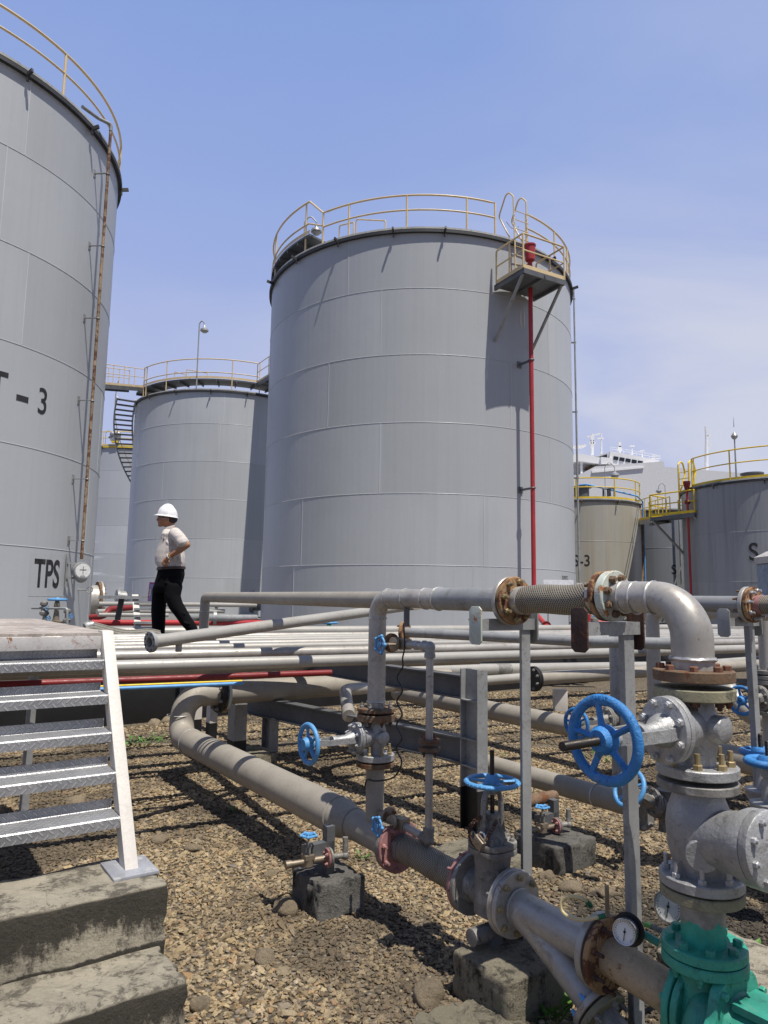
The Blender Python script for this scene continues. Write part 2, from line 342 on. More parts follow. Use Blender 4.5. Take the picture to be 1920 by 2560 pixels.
# gravel
def gravel_mats():
    m, t, b = nt('gravel bed')
    v = N(t, 'TexVoronoi', feature='F1', i_Scale=42., i_Randomness=1.); t.links.new(pos(t), v.inputs['Vector'])
    v2 = N(t, 'TexVoronoi', feature='F1', i_Scale=42.); t.links.new(pos(t), v2.inputs['Vector'])
    cr = N(t, 'ValToRGB'); e = cr.color_ramp.elements; e[0].color = (.10,.075,.05,1); e[1].color = (.42,.33,.21,1)
    for p_, c_ in ((.35,(.2,.155,.1,1)), (.6,(.3,.235,.15,1)), (.8,(.26,.23,.18,1))): q = e.new(p_); q.color = c_
    sep = N(t, 'SeparateColor'); t.links.new(v.outputs['Color'], sep.inputs[0]); t.links.new(sep.outputs[0], cr.inputs[0])
    c = mix(t, ramp(t, v.outputs['Distance'], .25, .55, 0, .8), cr.outputs[0], (.10,.078,.05))
    big = nz(t, (1,1,1), .9, 5, .6); c = mix(t, ramp(t, big, .42, .68, 0, .5), c, (.09,.075,.055))
    mo = nz(t, (1,1,1), 1.3, 6, .7); c = mix(t, ramp(t, mo, .60, .70, 0, .45), c, (.12,.13,.045))
    t.links.new(c, b.inputs['Base Color']); b.inputs['Roughness'].default_value = .9
    iv = N(t, 'Math', operation='SUBTRACT'); iv.inputs[0].default_value = 1; t.links.new(v.outputs['Distance'], iv.inputs[1]); bump(t, b, iv.outputs[0], 1., .03)
    m2, t, b = nt('gravel stone')
    oi = N(t, 'ObjectInfo'); cr = N(t, 'ValToRGB'); e = cr.color_ramp.elements; e[0].color = (.11,.078,.046,1); e[1].color = (.46,.38,.26,1)
    for p_, c_ in ((.2,(.25,.185,.10,1)), (.4,(.36,.27,.145,1)), (.55,(.29,.235,.155,1)), (.7,(.45,.345,.195,1)), (.82,(.18,.155,.125,1)), (.92,(.34,.205,.095,1))): q = e.new(p_); q.color = c_
    t.links.new(oi.outputs['Random'], cr.inputs[0]); f = nz(t, (1,1,1), 90, 4, .7)
    c = mix(t, ramp(t, f, .4, .75, 0, .4), cr.outputs[0], (.1,.08,.055))
    big = nz(t, (1,1,1), 1.1, 6, .65); c = mix(t, ramp(t, big, .42, .66, 0, .6), c, (.10,.076,.048)); bl = nz(t, (1,1,1), .55, 4, .6); c = mix(t, ramp(t, bl, .48, .6, 0, .7), c, (.068,.052,.036))
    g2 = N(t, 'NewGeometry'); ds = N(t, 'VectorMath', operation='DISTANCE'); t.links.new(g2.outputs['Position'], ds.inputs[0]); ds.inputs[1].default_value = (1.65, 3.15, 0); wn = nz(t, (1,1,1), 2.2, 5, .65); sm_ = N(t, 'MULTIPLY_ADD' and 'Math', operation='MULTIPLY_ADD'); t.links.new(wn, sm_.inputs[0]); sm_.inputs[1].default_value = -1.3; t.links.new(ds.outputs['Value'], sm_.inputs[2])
    c = mix(t, ramp(t, sm_.outputs[0], .05, .4, .9, 0), c, (.028,.024,.019))  # stones darken within a ragged circle behind the pump
    t.links.new(c, b.inputs['Base Color']); b.inputs['Roughness'].default_value = .85; bump(t, b, f, .3, .004)
    return m, m2
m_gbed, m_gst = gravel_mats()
m_rock = concrete('river stone', (.34,.27,.18), (.1,.08,.05), .25, sc=2)
m_leaf = plain('weed leaf', (.09,.2,.03), .6)
m_skin = plain('skin', (.36,.17,.09), .55); m_shirt = plain('shirt cloth', (.57,.52,.475), .9); m_trou = plain('black trousers', (.0045,.0045,.006), .9, 0., .15)
m_hair = plain('black hair', (.012,.011,.011), .6); m_helm = plain('white helmet plastic', (.82,.82,.82), .35); m_belt = plain('dark belt leather', (.05,.025,.018), .5)
m_clip = plain('pink clipboard', (.6,.12,.35), .5); m_paper = plain('lavender paper', (.5,.48,.7), .7); m_gold = plain('bracelet beads', (.5,.4,.2), .4, .5)
m_shoe = plain('blue shoe', (.05,.1,.2), .6)
# braided hose
def braid():
    m, t, b = nt('stainless braid'); uv = N(t, 'UVMap'); 
    ws = []
    for sg in (1, -1):
        mp = N(t, 'Mapping'); mp.inputs['Scale'].default_value = (1, sg, 1); t.links.new(uv.outputs[0], mp.inputs[0])
        w = N(t, 'TexWave', wave_type='BANDS', bands_direction='DIAGONAL', i_Scale=.58, i_Distortion=.1); t.links.new(mp.outputs[0], w.inputs['Vector']); ws.append(w.outputs['Fac'])
    mx = N(t, 'Math', operation='MAXIMUM'); t.links.new(ws[0], mx.inputs[0]); t.links.new(ws[1], mx.inputs[1])
    g = nz(t, (1,1,1), 14, 5, .7); c = mix(t, ramp(t, mx.outputs[0], .3, .95), (.022,.018,.012), (.36,.32,.25)); c = mix(t, ramp(t, g, .5, .7, 0, .6), c, (.14,.11,.075))
    t.links.new(c, b.inputs['Base Color']); b.inputs['Metallic'].default_value = .3; b.inputs['Roughness'].default_value = .5; bump(t, b, mx.outputs[0], .6, .005)
    return m
m_braid = braid()
# ------------------------------------------------------------------ daylight
SAZ, SEL = R_(38), R_(68)                     # sun behind the camera, to its right, high
tosun = V((math.cos(SEL)*math.sin(SAZ), -math.cos(SEL)*math.cos(SAZ), math.sin(SEL)))
w = bpy.data.worlds.new('World'); scene.world = w; w.use_nodes = True; t = w.node_tree; t.nodes.clear()
out = t.nodes.new('ShaderNodeOutputWorld'); bg = t.nodes.new('ShaderNodeBackground'); t.links.new(bg.outputs[0], out.inputs[0])
sky = t.nodes.new('ShaderNodeTexSky'); sky.sky_type = 'NISHITA'; sky.sun_disc = False; sky.sun_elevation = SEL; sky.sun_rotation = math.atan2(tosun.x, tosun.y)
sky.altitude = 0; sky.air_density = 1.0; sky.dust_density = 2.2; sky.ozone_density = 2.0
tc = t.nodes.new('ShaderNodeTexCoord'); sp = N(t, 'SeparateXYZ'); t.links.new(tc.outputs['Generated'], sp.inputs[0])
dv_ = N(t, 'VectorMath', operation='DIVIDE'); t.links.new(tc.outputs['Generated'], dv_.inputs[0]); zc2 = N(t, 'Math', operation='ADD'); t.links.new(sp.outputs['Z'], zc2.inputs[0]); zc2.inputs[1].default_value = .25
cz = N(t, 'CombineXYZ'); [t.links.new(zc2.outputs[0], cz.inputs[i]) for i in range(3)]; t.links.new(cz.outputs[0], dv_.inputs[1])
mpn = N(t, 'Mapping'); mpn.inputs['Scale'].default_value = (.55, 1.0, .2); mpn.inputs['Rotation'].default_value = (0, 0, R_(-28)); mpn.inputs['Location'].default_value = (.35, .2, 0); t.links.new(dv_.outputs[0], mpn.inputs[0])
cl = N(t, 'TexNoise', i_Scale=1.25, i_Detail=7, i_Roughness=.52, i_Distortion=.6); t.links.new(mpn.outputs[0], cl.inputs['Vector'])
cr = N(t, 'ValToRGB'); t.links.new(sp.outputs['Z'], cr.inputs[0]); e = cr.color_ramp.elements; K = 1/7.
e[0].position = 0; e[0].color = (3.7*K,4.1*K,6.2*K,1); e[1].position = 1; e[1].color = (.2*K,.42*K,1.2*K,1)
for p_, c_ in ((.12,(3.65,4.0,6.3)), (.3,(3.15,3.7,6.4)), (.5,(2.5,3.3,6.3)), (.68,(1.85,2.8,6.0)), (.8,(.5,.95,2.4))): q = e.new(p_); q.color = (*[v_*K for v_ in c_], 1)  # stops above the frame kept dark to cut ambient light
hz = N(t, 'VectorMath', operation='SCALE'); t.links.new(cr.outputs[0], hz.inputs[0]); hz.inputs['Scale'].default_value = 7.
base = mix(t, .88, sky.outputs[0], hz.outputs[0])
low = ramp(t, sp.outputs['Z'], .3, .68, 1., .3); right = ramp(t, sp.outputs['X'], -.35, .3, .25, 1.)
cf = mul(t, mul(t, ramp(t, cl.outputs['Fac'], .30, .60, 0, 1.), low), right)
c = mix(t, cf, base, (4.6, 4.85, 6.2))
c = mix(t, 1., c, (1.0, 1.0, .95), 'MULTIPLY'); c = mix(t, ramp(t, sp.outputs['Y'], -.25, .3, .62, 0), c, (.75, 1.15, 2.3))  # unseen sky behind the camera dimmed to deepen the shadows
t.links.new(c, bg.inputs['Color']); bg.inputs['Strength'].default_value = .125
sd = bpy.data.lights.new('sun', 'SUN'); sd.energy = 5.0; sd.angle = R_(.4); sd.color = (1, .95, .87)
sun = bpy.data.objects.new('sun', sd); col.objects.link(sun); sun.rotation_euler = (-tosun).to_track_quat('-Z', 'Y').to_euler(); sun.location = (5, -5, 20)
scene.view_settings.view_transform = 'Standard'; scene.view_settings.look = 'None'; scene.view_settings.exposure = 0.08; scene.view_settings.gamma = 1
scene.cycles.max_bounces = 6; scene.cycles.diffuse_bounces = 3; scene.cycles.glossy_bounces = 3
# ------------------------------------------------------------------ ground, terrace, far yard
def proj(p):
    q = V(p)-V((0,0,ZC)); d = q.dot(_f); return 960+FPX*q.dot(_R)/d, 1280-FPX*q.dot(_U)/d
mb = MB(); mb.add([(-700,-200,0),(700,-200,0),(700,1500,0),(-700,1500,0)], [(0,1,2,3)]); setting('ground', mb, m_gbed, smooth=0)
WD = V((.807,.59,0)).normalized(); WN = V((-WD.y, WD.x, 0)); W0 = V((-2.93,8.48,0))
TZ = .45
mb = MB(); a, b = W0-WD*60+WN*.2, W0+WD*300+WN*.2; c_, d_ = b+WN*500, a+WN*500
mb.add([p+ZZ*TZ for p in (a,b,c_,d_)]+[p for p in (a,b,c_,d_)], [(0,1,2,3),(0,4,5,1),(1,5,6,2),(3,7,4,0)]); setting('terrace', mb, m_pad, smooth=0)
mb = MB(); mb.box(W0+WD*14+WN*.1+ZZ*.24, (60, .2, .5), (WD, WN, ZZ))
single('retaining_wall', mb, m_black, 'low black tarred retaining wall behind the ladder, along the far edge of the gravel', 'wall', W0, bevel=.012)
# loose gravel (nobody could count it)
def gravel(name, poly, dens, smin, smax, seed):
    mb = MB(); mb.add([(x, y, .004) for x, y in poly], [tuple(range(len(poly)))])
    o = part(name, mb, m_gst, None, smooth=0); o['kind'] = 'stuff'; o['label'] = 'loose tan and brown gravel covering the yard around the pipes'
    g = bpy.data.node_groups.new(name, 'GeometryNodeTree'); g.interface.new_socket('Geometry', in_out='INPUT', socket_type='NodeSocketGeometry'); g.interface.new_socket('Geometry', in_out='OUTPUT', socket_type='NodeSocketGeometry')
    n = lambda ty: g.nodes.new(ty); lk = g.links.new
    gi, go = n('NodeGroupInput'), n('NodeGroupOutput')
    d = n('GeometryNodeDistributePointsOnFaces'); d.inputs['Density'].default_value = dens; d.inputs['Seed'].default_value = seed
    ic = n('GeometryNodeMeshIcoSphere'); ic.inputs['Subdivisions'].default_value = 2; ic.inputs['Radius'].default_value = 1
    no = n('ShaderNodeTexNoise'); no.inputs['Scale'].default_value = 1.1; no.inputs['Detail'].default_value = 1
    ns = n('ShaderNodeVectorMath'); ns.operation = 'SUBTRACT'; ns.inputs[1].default_value = (.5,.5,.5); lk(no.outputs['Color'], ns.inputs[0])
    sc = n('ShaderNodeVectorMath'); sc.operation = 'SCALE'; sc.inputs['Scale'].default_value = 1.7; lk(ns.outputs[0], sc.inputs[0])
    sp_ = n('GeometryNodeSetPosition'); lk(ic.outputs[0], sp_.inputs[0]); lk(sc.outputs[0], sp_.inputs['Offset'])
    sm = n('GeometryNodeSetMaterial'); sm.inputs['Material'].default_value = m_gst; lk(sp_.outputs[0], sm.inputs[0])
    io = n('GeometryNodeInstanceOnPoints'); lk(gi.outputs[0], d.inputs[0]); lk(d.outputs[0], io.inputs['Points']); lk(sm.outputs[0], io.inputs['Instance'])
    rr = n('FunctionNodeRandomValue'); rr.data_type = 'FLOAT_VECTOR'; rr.inputs[0].default_value = (-.32,-.32,0); rr.inputs[1].default_value = (.32,.32,6.28); lk(rr.outputs[0], io.inputs['Rotation'])
    rs = n('FunctionNodeRandomValue'); rs.data_type = 'FLOAT_VECTOR'; rs.inputs[0].default_value = (smin,smin*.75,smin*.5); rs.inputs[1].default_value = (smax,smax*.85,smax*.5); rs.inputs['Seed'].default_value = 5; lk(rs.outputs[0], io.inputs['Scale'])
    lk(io.outputs[0], go.inputs[0])
    md = o.modifiers.new('scatter', 'NODES'); md.node_group = g
    return o
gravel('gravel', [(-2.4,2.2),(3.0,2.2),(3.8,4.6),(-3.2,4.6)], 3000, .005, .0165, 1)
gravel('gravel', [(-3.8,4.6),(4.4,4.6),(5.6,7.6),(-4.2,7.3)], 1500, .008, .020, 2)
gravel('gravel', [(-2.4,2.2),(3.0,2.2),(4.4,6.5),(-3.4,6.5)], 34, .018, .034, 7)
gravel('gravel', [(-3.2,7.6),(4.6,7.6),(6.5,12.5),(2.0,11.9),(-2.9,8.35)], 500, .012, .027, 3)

# ------------------------------------------------------------------ storage tanks
class Tank:
    def __init__(s, label, az, D, Rr, z0, z1, cols, mat, group='storage tanks', seed=1, plate=6.1, vs=None, seg=160, rimmat=None, rimw=.1):
        s.c = V((D*math.sin(R_(az)), D*math.cos(R_(az)), 0)); s.R = Rr; s.z0 = z0; s.z1 = z1
        s.o = thing('storage_tank', label, 'storage tank', s.c+ZZ*z0, group)
        rnd = random.Random(seed); mb = MB(); lv = [z0]+cols+[z1]; dth = 2*math.pi/seg
        for k in range(len(lv)-1):
            npl = max(4, round(2*math.pi*Rr/plate)); off = (vs[k] if vs and k < len(vs) and vs[k] is not None else rnd.uniform(0, 6.28)); tn = [rnd.random() for _ in range(npl)]
            a0 = off; last = None; vsx = []
            vs_ = []; fs_ = []; tt = []
            for i in range(seg+1):
                q = a0+dth*i; vs_ += [s.P(q, lv[k]), s.P(q, lv[k+1])]
            for i in range(seg):
                mb.t = .02+.96*tn[min(npl-1, int(i/seg*npl))]; mb.add([vs_[2*i], vs_[2*i+2], vs_[2*i+3], vs_[2*i+1]], [(0,1,2,3)])
            mb.t = 1.6
            for j in range(npl):
                q = a0+2*math.pi*j/npl; d = s.N(q); tg = V((-d.y, d.x, 0))
                mb.box((s.P(q, lv[k])+s.P(q, lv[k+1]))/2+d*.001, (.022, .012, lv[k+1]-lv[k]-.03), (tg, d, ZZ))
            if k: mb.t = 1.3; mb.torus(s.c+ZZ*lv[k], ZZ, Rr, .009, seg, 6)
        mb.t = .5
        part('shell', mb, mat, s.o, smooth=30)
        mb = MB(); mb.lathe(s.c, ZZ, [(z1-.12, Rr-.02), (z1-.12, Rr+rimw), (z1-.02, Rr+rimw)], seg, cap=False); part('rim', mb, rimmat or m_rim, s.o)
        mb = MB(); mb.lathe(s.c, ZZ, [(z1-.02, Rr+rimw+.004), (z1+.05, Rr+rimw-.01), (z1+.06, Rr-.1), (z1+Rr*.07, .02)], seg); part('roof', mb, m_roofc, s.o)
    def N(s, q): return V((math.cos(q), math.sin(q), 0))
    def P(s, q, z, dr=0.): return s.c+s.N(q)*(s.R+dr)+ZZ*z
    def hit(s, x, y, dr=0.):
        r = ray(x, y); o = V((0,0,ZC))-s.c; R2 = (s.R+dr)**2
        A = r.x*r.x+r.y*r.y; Bq = 2*(o.x*r.x+o.y*r.y); C = o.x*o.x+o.y*o.y-R2; dd = Bq*Bq-4*A*C
        t_ = (-Bq-math.sqrt(max(dd, 0)))/(2*A); p = V((0,0,ZC))+r*t_; return p, math.atan2(p.y-s.c.y, p.x-s.c.x)
    def ang(s, x, z, dr=0., back=False):
        """angle on the near (or far) side whose point at height z is seen at picture column x"""
        a0 = math.atan2(-s.c.y, -s.c.x); best = None
        for i in range(721):
            q = a0+(i-360)*math.pi/360*.999*(1 if back else .56); p = s.P(q, z, dr)
            if back and abs(i-360) < 180: continue
            e = abs(proj(p)[0]-x)
            if best is None or e < best[0]: best = (e, q)
        return best[1]
    def arc(s, a, b, z, dr=0., n=None):
        n = n or max(4, int(abs(b-a)*30)); return [s.P(a+(b-a)*i/n, z, dr) for i in range(n+1)]
    def rail(s, a, b, angs, mat, zb=None, h=1.1, dr=0., r=.033, kick=True, ends=True):
        zb = s.z1+.05 if zb is None else zb; A = s.arc(a, b, zb+h, dr); B = s.arc(a, b, zb+h*.55, dr)
        mb = MB()
        path = ([s.P(a, zb, dr)] if ends else [])+A+([s.P(b, zb, dr)] if ends else [])
        mb.tube(path, r, 8); part('handrail', mb, mat, s.o)
        mb = MB(); mb.tube(B, r*.85, 8); part('mid_rail', mb, mat, s.o)
        for q in angs:
            mb = MB(); mb.cyl(s.P(q, zb-.02, dr), s.P(q, zb+h, dr), r*.95, n=8); part('railing_post', mb, mat, s.o)
        if kick:
            mb = MB(); n_ = len(A)
            lo = s.arc(a, b, zb, dr+.02, n_-1); up = s.arc(a, b, zb+.1, dr+.02, n_-1)
            lo2 = s.arc(a, b, zb, dr+.012, n_-1); up2 = s.arc(a, b, zb+.1, dr+.012, n_-1)
            for i in range(n_-1): mb.add([lo[i],lo[i+1],up[i+1],up[i],lo2[i],lo2[i+1],up2[i+1],up2[i]], [(0,1,2,3),(7,6,5,4),(3,2,6,7),(0,4,5,1)])
            part('kick_plate', mb, mat, s.o)
    def brackets(s, angs, mat=None, ln=.22):
        for q in angs:
            d = s.N(q); tg = V((-d.y, d.x, 0)); mb = MB(); p = s.P(q, s.z1-.1, .1)
            mb.box(p+d*ln*.3, (ln, .05, .09), (d+ZZ*.25, tg, ZZ-d*.25)); mb.box(p-ZZ*.09, (.04,.05,.16), (d, tg, ZZ)); part('bracket', mb, mat or m_rim, s.o)
    def text(s, txt, x, y, hgt, mat=m_ink, wsc=.8, name='marking', thick=.0, bold=.012):
        p, q = s.hit(x, y, .006); cu = bpy.data.curves.new('t', 'FONT'); cu.body = txt; cu.align_x = 'CENTER'; cu.align_y = 'CENTER'; cu.size = 1; cu.offset = bold
        ob = bpy.data.objects.new('t', cu); col.objects.link(ob); dg = bpy.context.evaluated_depsgraph_get(); me = bpy.data.meshes.new_from_object(ob.evaluated_get(dg)); bpy.data.objects.remove(ob)
        mb = MB(); k = hgt/.72; Rr = s.R+.006
        vs = [s.c+s.N(q+vx.co.x*k*wsc/Rr)*Rr+ZZ*(p.z+vx.co.y*k) for vx in me.vertices]
        mb.add(vs, [tuple(f.vertices) for f in me.polygons]); return part(name, mb, mat, s.o, smooth=0)
CZ = [2.51, 4.64, 6.80, 8.92, 11.04]
# --- the left foreground tank
TL = Tank('huge pale grey tank filling the left edge, lettered T-3 and TPS', -35.84, 20.66, 4.79, TZ, 12.95, CZ, m_tank, seed=3)
a_r = math.atan2(-TL.c.y, -TL.c.x)+1.25
TL.rail(a_r-2.6, a_r+1.2, [TL.ang(158, 13), TL.ang(262, 13), TL.ang(298, 13), a_r+.5, a_r+1, a_r-2.4, a_r-2.0, a_r-1.55], m_cream, kick=False)
TL.brackets([TL.ang(x, 12.95) for x in (64, 222, 296)]+[a_r-1.6, a_r-2])
TL.text('3', 107, 1007, .60, wsc=.74, bold=.006); TL.text('-', 57, 989, .62, wsc=1.1, bold=.03); TL.text('T', -6, 966, .62, wsc=.8, bold=.02)
TL.text('TPS', 119, 1438, .62, wsc=.6, bold=.022)
mb = MB(); 
for i in range(10):
    q0 = TL.hit(74, 1438)[1]; q1 = TL.hit(164, 1438)[1]; qa = q0+(q1-q0)*i/10; qb = q0+(q1-q0)*(i+1)/10
    mb.add([TL.P(qa,1.45,.003),TL.P(qb,1.45,.003),TL.P(qb,2.38,.003),TL.P(qa,2.38,.003)], [(0,1,2,3)])
part('repainted_patch', mb, m_tank2, TL.o, smooth=0)
# gauge pipe with its dial
gp = TL.hit(204, 1395, .32)[0]; gq = math.atan2(gp.y-TL.c.y, gp.x-TL.c.x)
gz = 2.02; GZT = TL.hit(287, 333, .32)[0].z
go = thing('tank_gauge', 'rusty level gauge pipe with round white dial on the big left tank', 'gauge', TL.P(gq, gz, .32))
mb = MB(); mb.cyl(TL.P(gq, gz+.3, .32), TL.P(gq, GZT, .32), .036, n=12); part('gauge_pipe', mb, paint('rust streaked gauge pipe', (.30,.22,.14), .75, var=.3, rust=.62, rustcol=(.10,.04,.018), sc=.9, grime=.4), go)
for zz in (11.9, 10.0, 8.15, 6.1, 4.2, 2.75):
    d = TL.N(gq); mb = MB(); mb.box(TL.P(gq-.01, zz, .16), (.34, .05, .012), (d, V((-d.y,d.x,0)), ZZ)); mb.box(TL.P(gq-.01, zz, .006), (.012,.1,.2), (d, V((-d.y,d.x,0)), ZZ)); mb.torus(TL.P(gq, zz, .32), ZZ, .042, .012, 14, 6); part('pipe_bracket', mb, m_grey, go)
mb = MB(); mb.tube(fillet([TL.P(gq,GZT-.1,.32),TL.P(gq,GZT+.08,.32),TL.P(gq-.05,GZT+.08,.12),TL.P(gq-.16,GZT,.05)], .06, 5), .045, 10); part('pulley_arm', mb, m_grey, go)
tw = (V((0,0,0))-gp); tw.z = 0; tw = (tw.normalized()+TL.N(gq)*.35).normalized(); dc = TL.P(gq, gz+.03, .34)
mb = MB(); mb.lathe(dc-tw*.13, tw, [(0,.17),(.02,.2),(.2,.2),(.22,.19),(.25,.19)], 26); mb.ball(dc-ZZ*.14, .14, 14, 8); part('gauge_case', mb, m_cast, go)
mb = MB(); mb.lathe(dc+tw*.121, tw, [(0,.165),(.004,.165)], 28); part('dial', mb, m_face, go)
sd_ = ZZ.cross(tw); mb = MB(); mb.box(dc+tw*.128, (.012,.2,.004), (sd_, ZZ, tw)); mb.box(dc+tw*.128+ZZ*.02, (.14,.012,.004), (sd_, ZZ, tw)); part('pointer', mb, m_ink, go)
mb = MB(); mb.box(dc-sd_*.30-tw*.1, (.05,.04,.75), (sd_, tw, ZZ)); mb.box(dc-sd_*.22-tw*.08+ZZ*.17, (.18,.05,.05), (sd_, tw, ZZ)); mb.box(dc-sd_*.22-tw*.08-ZZ*.17, (.18,.05,.05), (sd_, tw, ZZ)); part('mounting_bracket', mb, m_grey, go)
# sample hook, side manhole
q = TL.hit(206, 1473, .1)[1]; d = TL.N(q); p = TL.P(q, 1.62)
mb = MB(); mb.cyl(p-d*.02, p+d*.2, .018, n=8); mb.torus(p+d*.27, V((d.x,d.y,.0)).cross(ZZ), .075, .014, 18, 6); part('lifting_eye', mb, m_grey, TL.o)
q = TL.hit(222, 1500)[1]+.03; q = TL.ang(223, 1.3)+.05; d = TL.N(q); c0 = TL.P(q, 1.35)
man = thing('manhole_nozzle', 'round bolted manhole cover on the right side of the left tank', 'manhole', c0)
mb = MB(); mb.lathe(c0-d*.2, d, [(0,.42),(.42,.42)], 36); part('neck', mb, m_silver, man)
mb = MB(); mb.lathe(c0+d*.22, d, [(0,.52),(.05,.52),(.06,.515)], 44); f = part('flange', mb, m_rust, man, loc=c0+d*.22)
mb = MB(); mb.lathe(c0+d*.285, d, [(0,.52),(.05,.52)], 44); part('cover', mb, m_silver, man)
bolts(f, c0+d*.335, d, .47, 22, .022, .03, m_boltr, 0, .02)
# --- the centre tank
TC_ = Tank('large pale grey tank in the centre with a railed platform and red riser pipe', 2.77, 26.3, 5.72, .4, 12.95, CZ, m_tank, seed=5)
angc = lambda x, z=13.: TC_.ang(x, z)
a0, a1 = angc(806), angc(1238)
TC_.rail(a0, a1, [angc(x) for x in (871, 1016, 1167)], m_cream, kick=False)
a2, a3 = angc(1316), angc(1423)+.6
TC_.rail(a2, a3, [angc(1386), angc(1418), a3-.3], m_cream, kick=False, ends=True)
aL = angc(684)-.35; aL1 = angc(771)
TC_.rail(aL, aL1, [angc(763), angc(702), angc(692)-.05, aL+.1], m_cream, zb=13.0, h=1.75, kick=False, ends=False)
# sloping link from the raised rail to the low rail
mb = MB(); mb.tube([TC_.P(aL1, 14.75), TC_.P(a0, 14.1)], .032, 8); mb.tube([TC_.P(aL1, 13.96), TC_.P(a0, 13.65)], .028, 8); part('handrail', mb, m_cream, TC_.o)
TC_.brackets([angc(x, 12.9) for x in (688, 748, 850, 986, 1110, 1370, 1424)], ln=.26)
def annular(tk, qa, qb, r0, r1, z, th=.07, n=40):
    mb = MB()
    P = [[tk.c+tk.N(qa+(qb-qa)*i/n)*r+ZZ*zz for r, zz in ((r0,z),(r1,z),(r1,z-th),(r0,z-th))] for i in range(n+1)]
    for i in range(n):
        for k in range(4): mb.add([P[i][k], P[i+1][k], P[i+1][(k+1)%4], P[i][(k+1)%4]], [(0,1,2,3)])
    mb.add(P[0], [(0,1,2,3)]); mb.add(P[n], [(3,2,1,0)])
    for i in range(0, n, max(1, n//9)):
        q = qa+(qb-qa)*i/n; d = tk.N(q); mb.box(tk.c+d*((r0+r1)/2)+ZZ*(z-th-.05), (r1-r0, .05, .1), (d, V((-d.y,d.x,0)), ZZ))
    return mb
part('walkway', annular(TC_, aL, aL1+.02, TC_.R-.95, TC_.R+.05, 13.55), m_dgrey, TC_.o)
mb = MB(); A = TC_.arc(aL, aL1+.02, 13.56, .06, 30); Bq = TC_.arc(aL, aL1+.02, 13.68, .06, 30)
for i in range(30): mb.add([A[i],A[i+1],Bq[i+1],Bq[i]], [(0,1,2,3)])
part('kick_plate', mb, m_cream, TC_.o)
# inner stair rails behind the rim
for xa, xb in ((790, 840), (843, 940)):
    p0, p1 = TC_.P(angc(xa)+.0, 14.25, -1.1), TC_.P(angc(xb), 13.9 if xb > 900 else 14.1, -1.0)
    mb = MB(); mb.tube(fillet([p0-ZZ*1.2, p0, p1, p1-ZZ*.6], .06, 4), .024, 8); mb.tube([p0-ZZ*.5, p1-ZZ*.45], .02, 8); part('stair_rail', mb, m_cream, TC_.o)
# roof lamp on gooseneck
def goose(x, y, tk, z, h, dr, label, dirx=1, yd=None, sc=1.0):
    p = PD(x, y, yd) if yd else tk.P(tk.ang(x, z), z, dr); o = thing('gooseneck_lamp', label, 'lamp', p)
    mb = MB(); mb.tube(fillet([p, p+ZZ*h, p+ZZ*(h+.25*sc)+V((.2*dirx*sc,0,0)), p+ZZ*h+V((.42*dirx*sc,0,0)), p+ZZ*(h-.2*sc)+V((.42*dirx*sc,0,0))], [.1*sc,.1*sc,.1*sc], 5), .022, 8); part('pole', mb, m_grey, o)
    e = p+ZZ*(h-.25*sc)+V((.42*dirx*sc,0,0)); mb = MB(); mb.lathe(e+ZZ*.1*sc, -ZZ, [(0,.05*sc),(.08*sc,.07*sc),(.14*sc,.18*sc),(.22*sc,.2*sc)], 16); part('lamp_shade', mb, m_cast, o)
    mb = MB(); mb.ball(e-ZZ*.14*sc, .15*sc, 14, 8, sc=(1,1,.7)); part('lamp_glass', mb, m_grey, o)
goose(721, 640, TC_, 13.6, 1.15, -.6, 'small gooseneck lamp beside the rail at top left of the centre tank', 1)
# access platform high on the right side
ph_, pq = TC_.hit(1285, 731); d = TC_.N(pq); tg = V((-d.y, d.x, 0)); pz = ph_.z; W_ = 1.62
pc = TC_.P(pq, pz, .72)
mb = MB(); mb.box(pc, (1.4, W_, .06), (d, tg, ZZ))
for k in (-1, 1): mb.box(pc+tg*k*(W_/2-.03)-ZZ*.06, (1.4,.06,.16), (d, tg, ZZ))
mb.box(pc+d*.69-ZZ*.06, (.06, W_, .16), (d, tg, ZZ)); mb.box(pc-ZZ*.07, (1.5,.05,.08), (d, tg, ZZ)); part('platform', mb, m_dgrey, TC_.o)
def platrail(tk_o, pc, d, tg, dep, W, mat, h=1.08, r=.03, gap=None):
    c = [pc-d*dep*.42-tg*W/2, pc+d*dep/2-tg*W/2, pc+d*dep/2+tg*W/2, pc-d*dep*.42+tg*W/2]; c = [p+ZZ*.03 for p in c]
    mb = MB(); mb.tube(fillet([c[0], c[0]+ZZ*h, c[1]+ZZ*h, c[2]+ZZ*h, c[3]+ZZ*h, c[3]], .07, 4), r, 8); part('handrail', mb, mat, tk_o)
    mb = MB(); mb.tube([p+ZZ*h*.52 for p in c], r*.85, 8); part('mid_rail', mb, mat, tk_o)
    for p in (c[1], c[2], c[0].lerp(c[1], .5), c[2].lerp(c[3], .5)): mb = MB(); mb.cyl(p, p+ZZ*h, r*.95, n=8); part('railing_post', mb, mat, tk_o)
    mb = MB()
    for p, q in ((c[0],c[1]),(c[1],c[2]),(c[2],c[3])):
        e = (q-p).normalized(); mb.box((p+q)/2+ZZ*.06, ((q-p).length,.012,.12), (e, e.cross(ZZ), ZZ))
    part('kick_plate', mb, mat, tk_o)
platrail(TC_.o, pc, d, tg, 1.38, W_, m_cream)
for k in (-1, 1):
    e = pc+d*.62+tg*k*(W_/2-.05)-ZZ*.1; s_ = TC_.P(pq+k*W_*.46/TC_.R, pz-1.75, .02); mb = MB(); mb.box((e+s_)/2, ((e-s_).length,.07,.07), ((e-s_), tg, (e-s_).cross(tg))); part('brace', mb, m_grey, TC_.o)
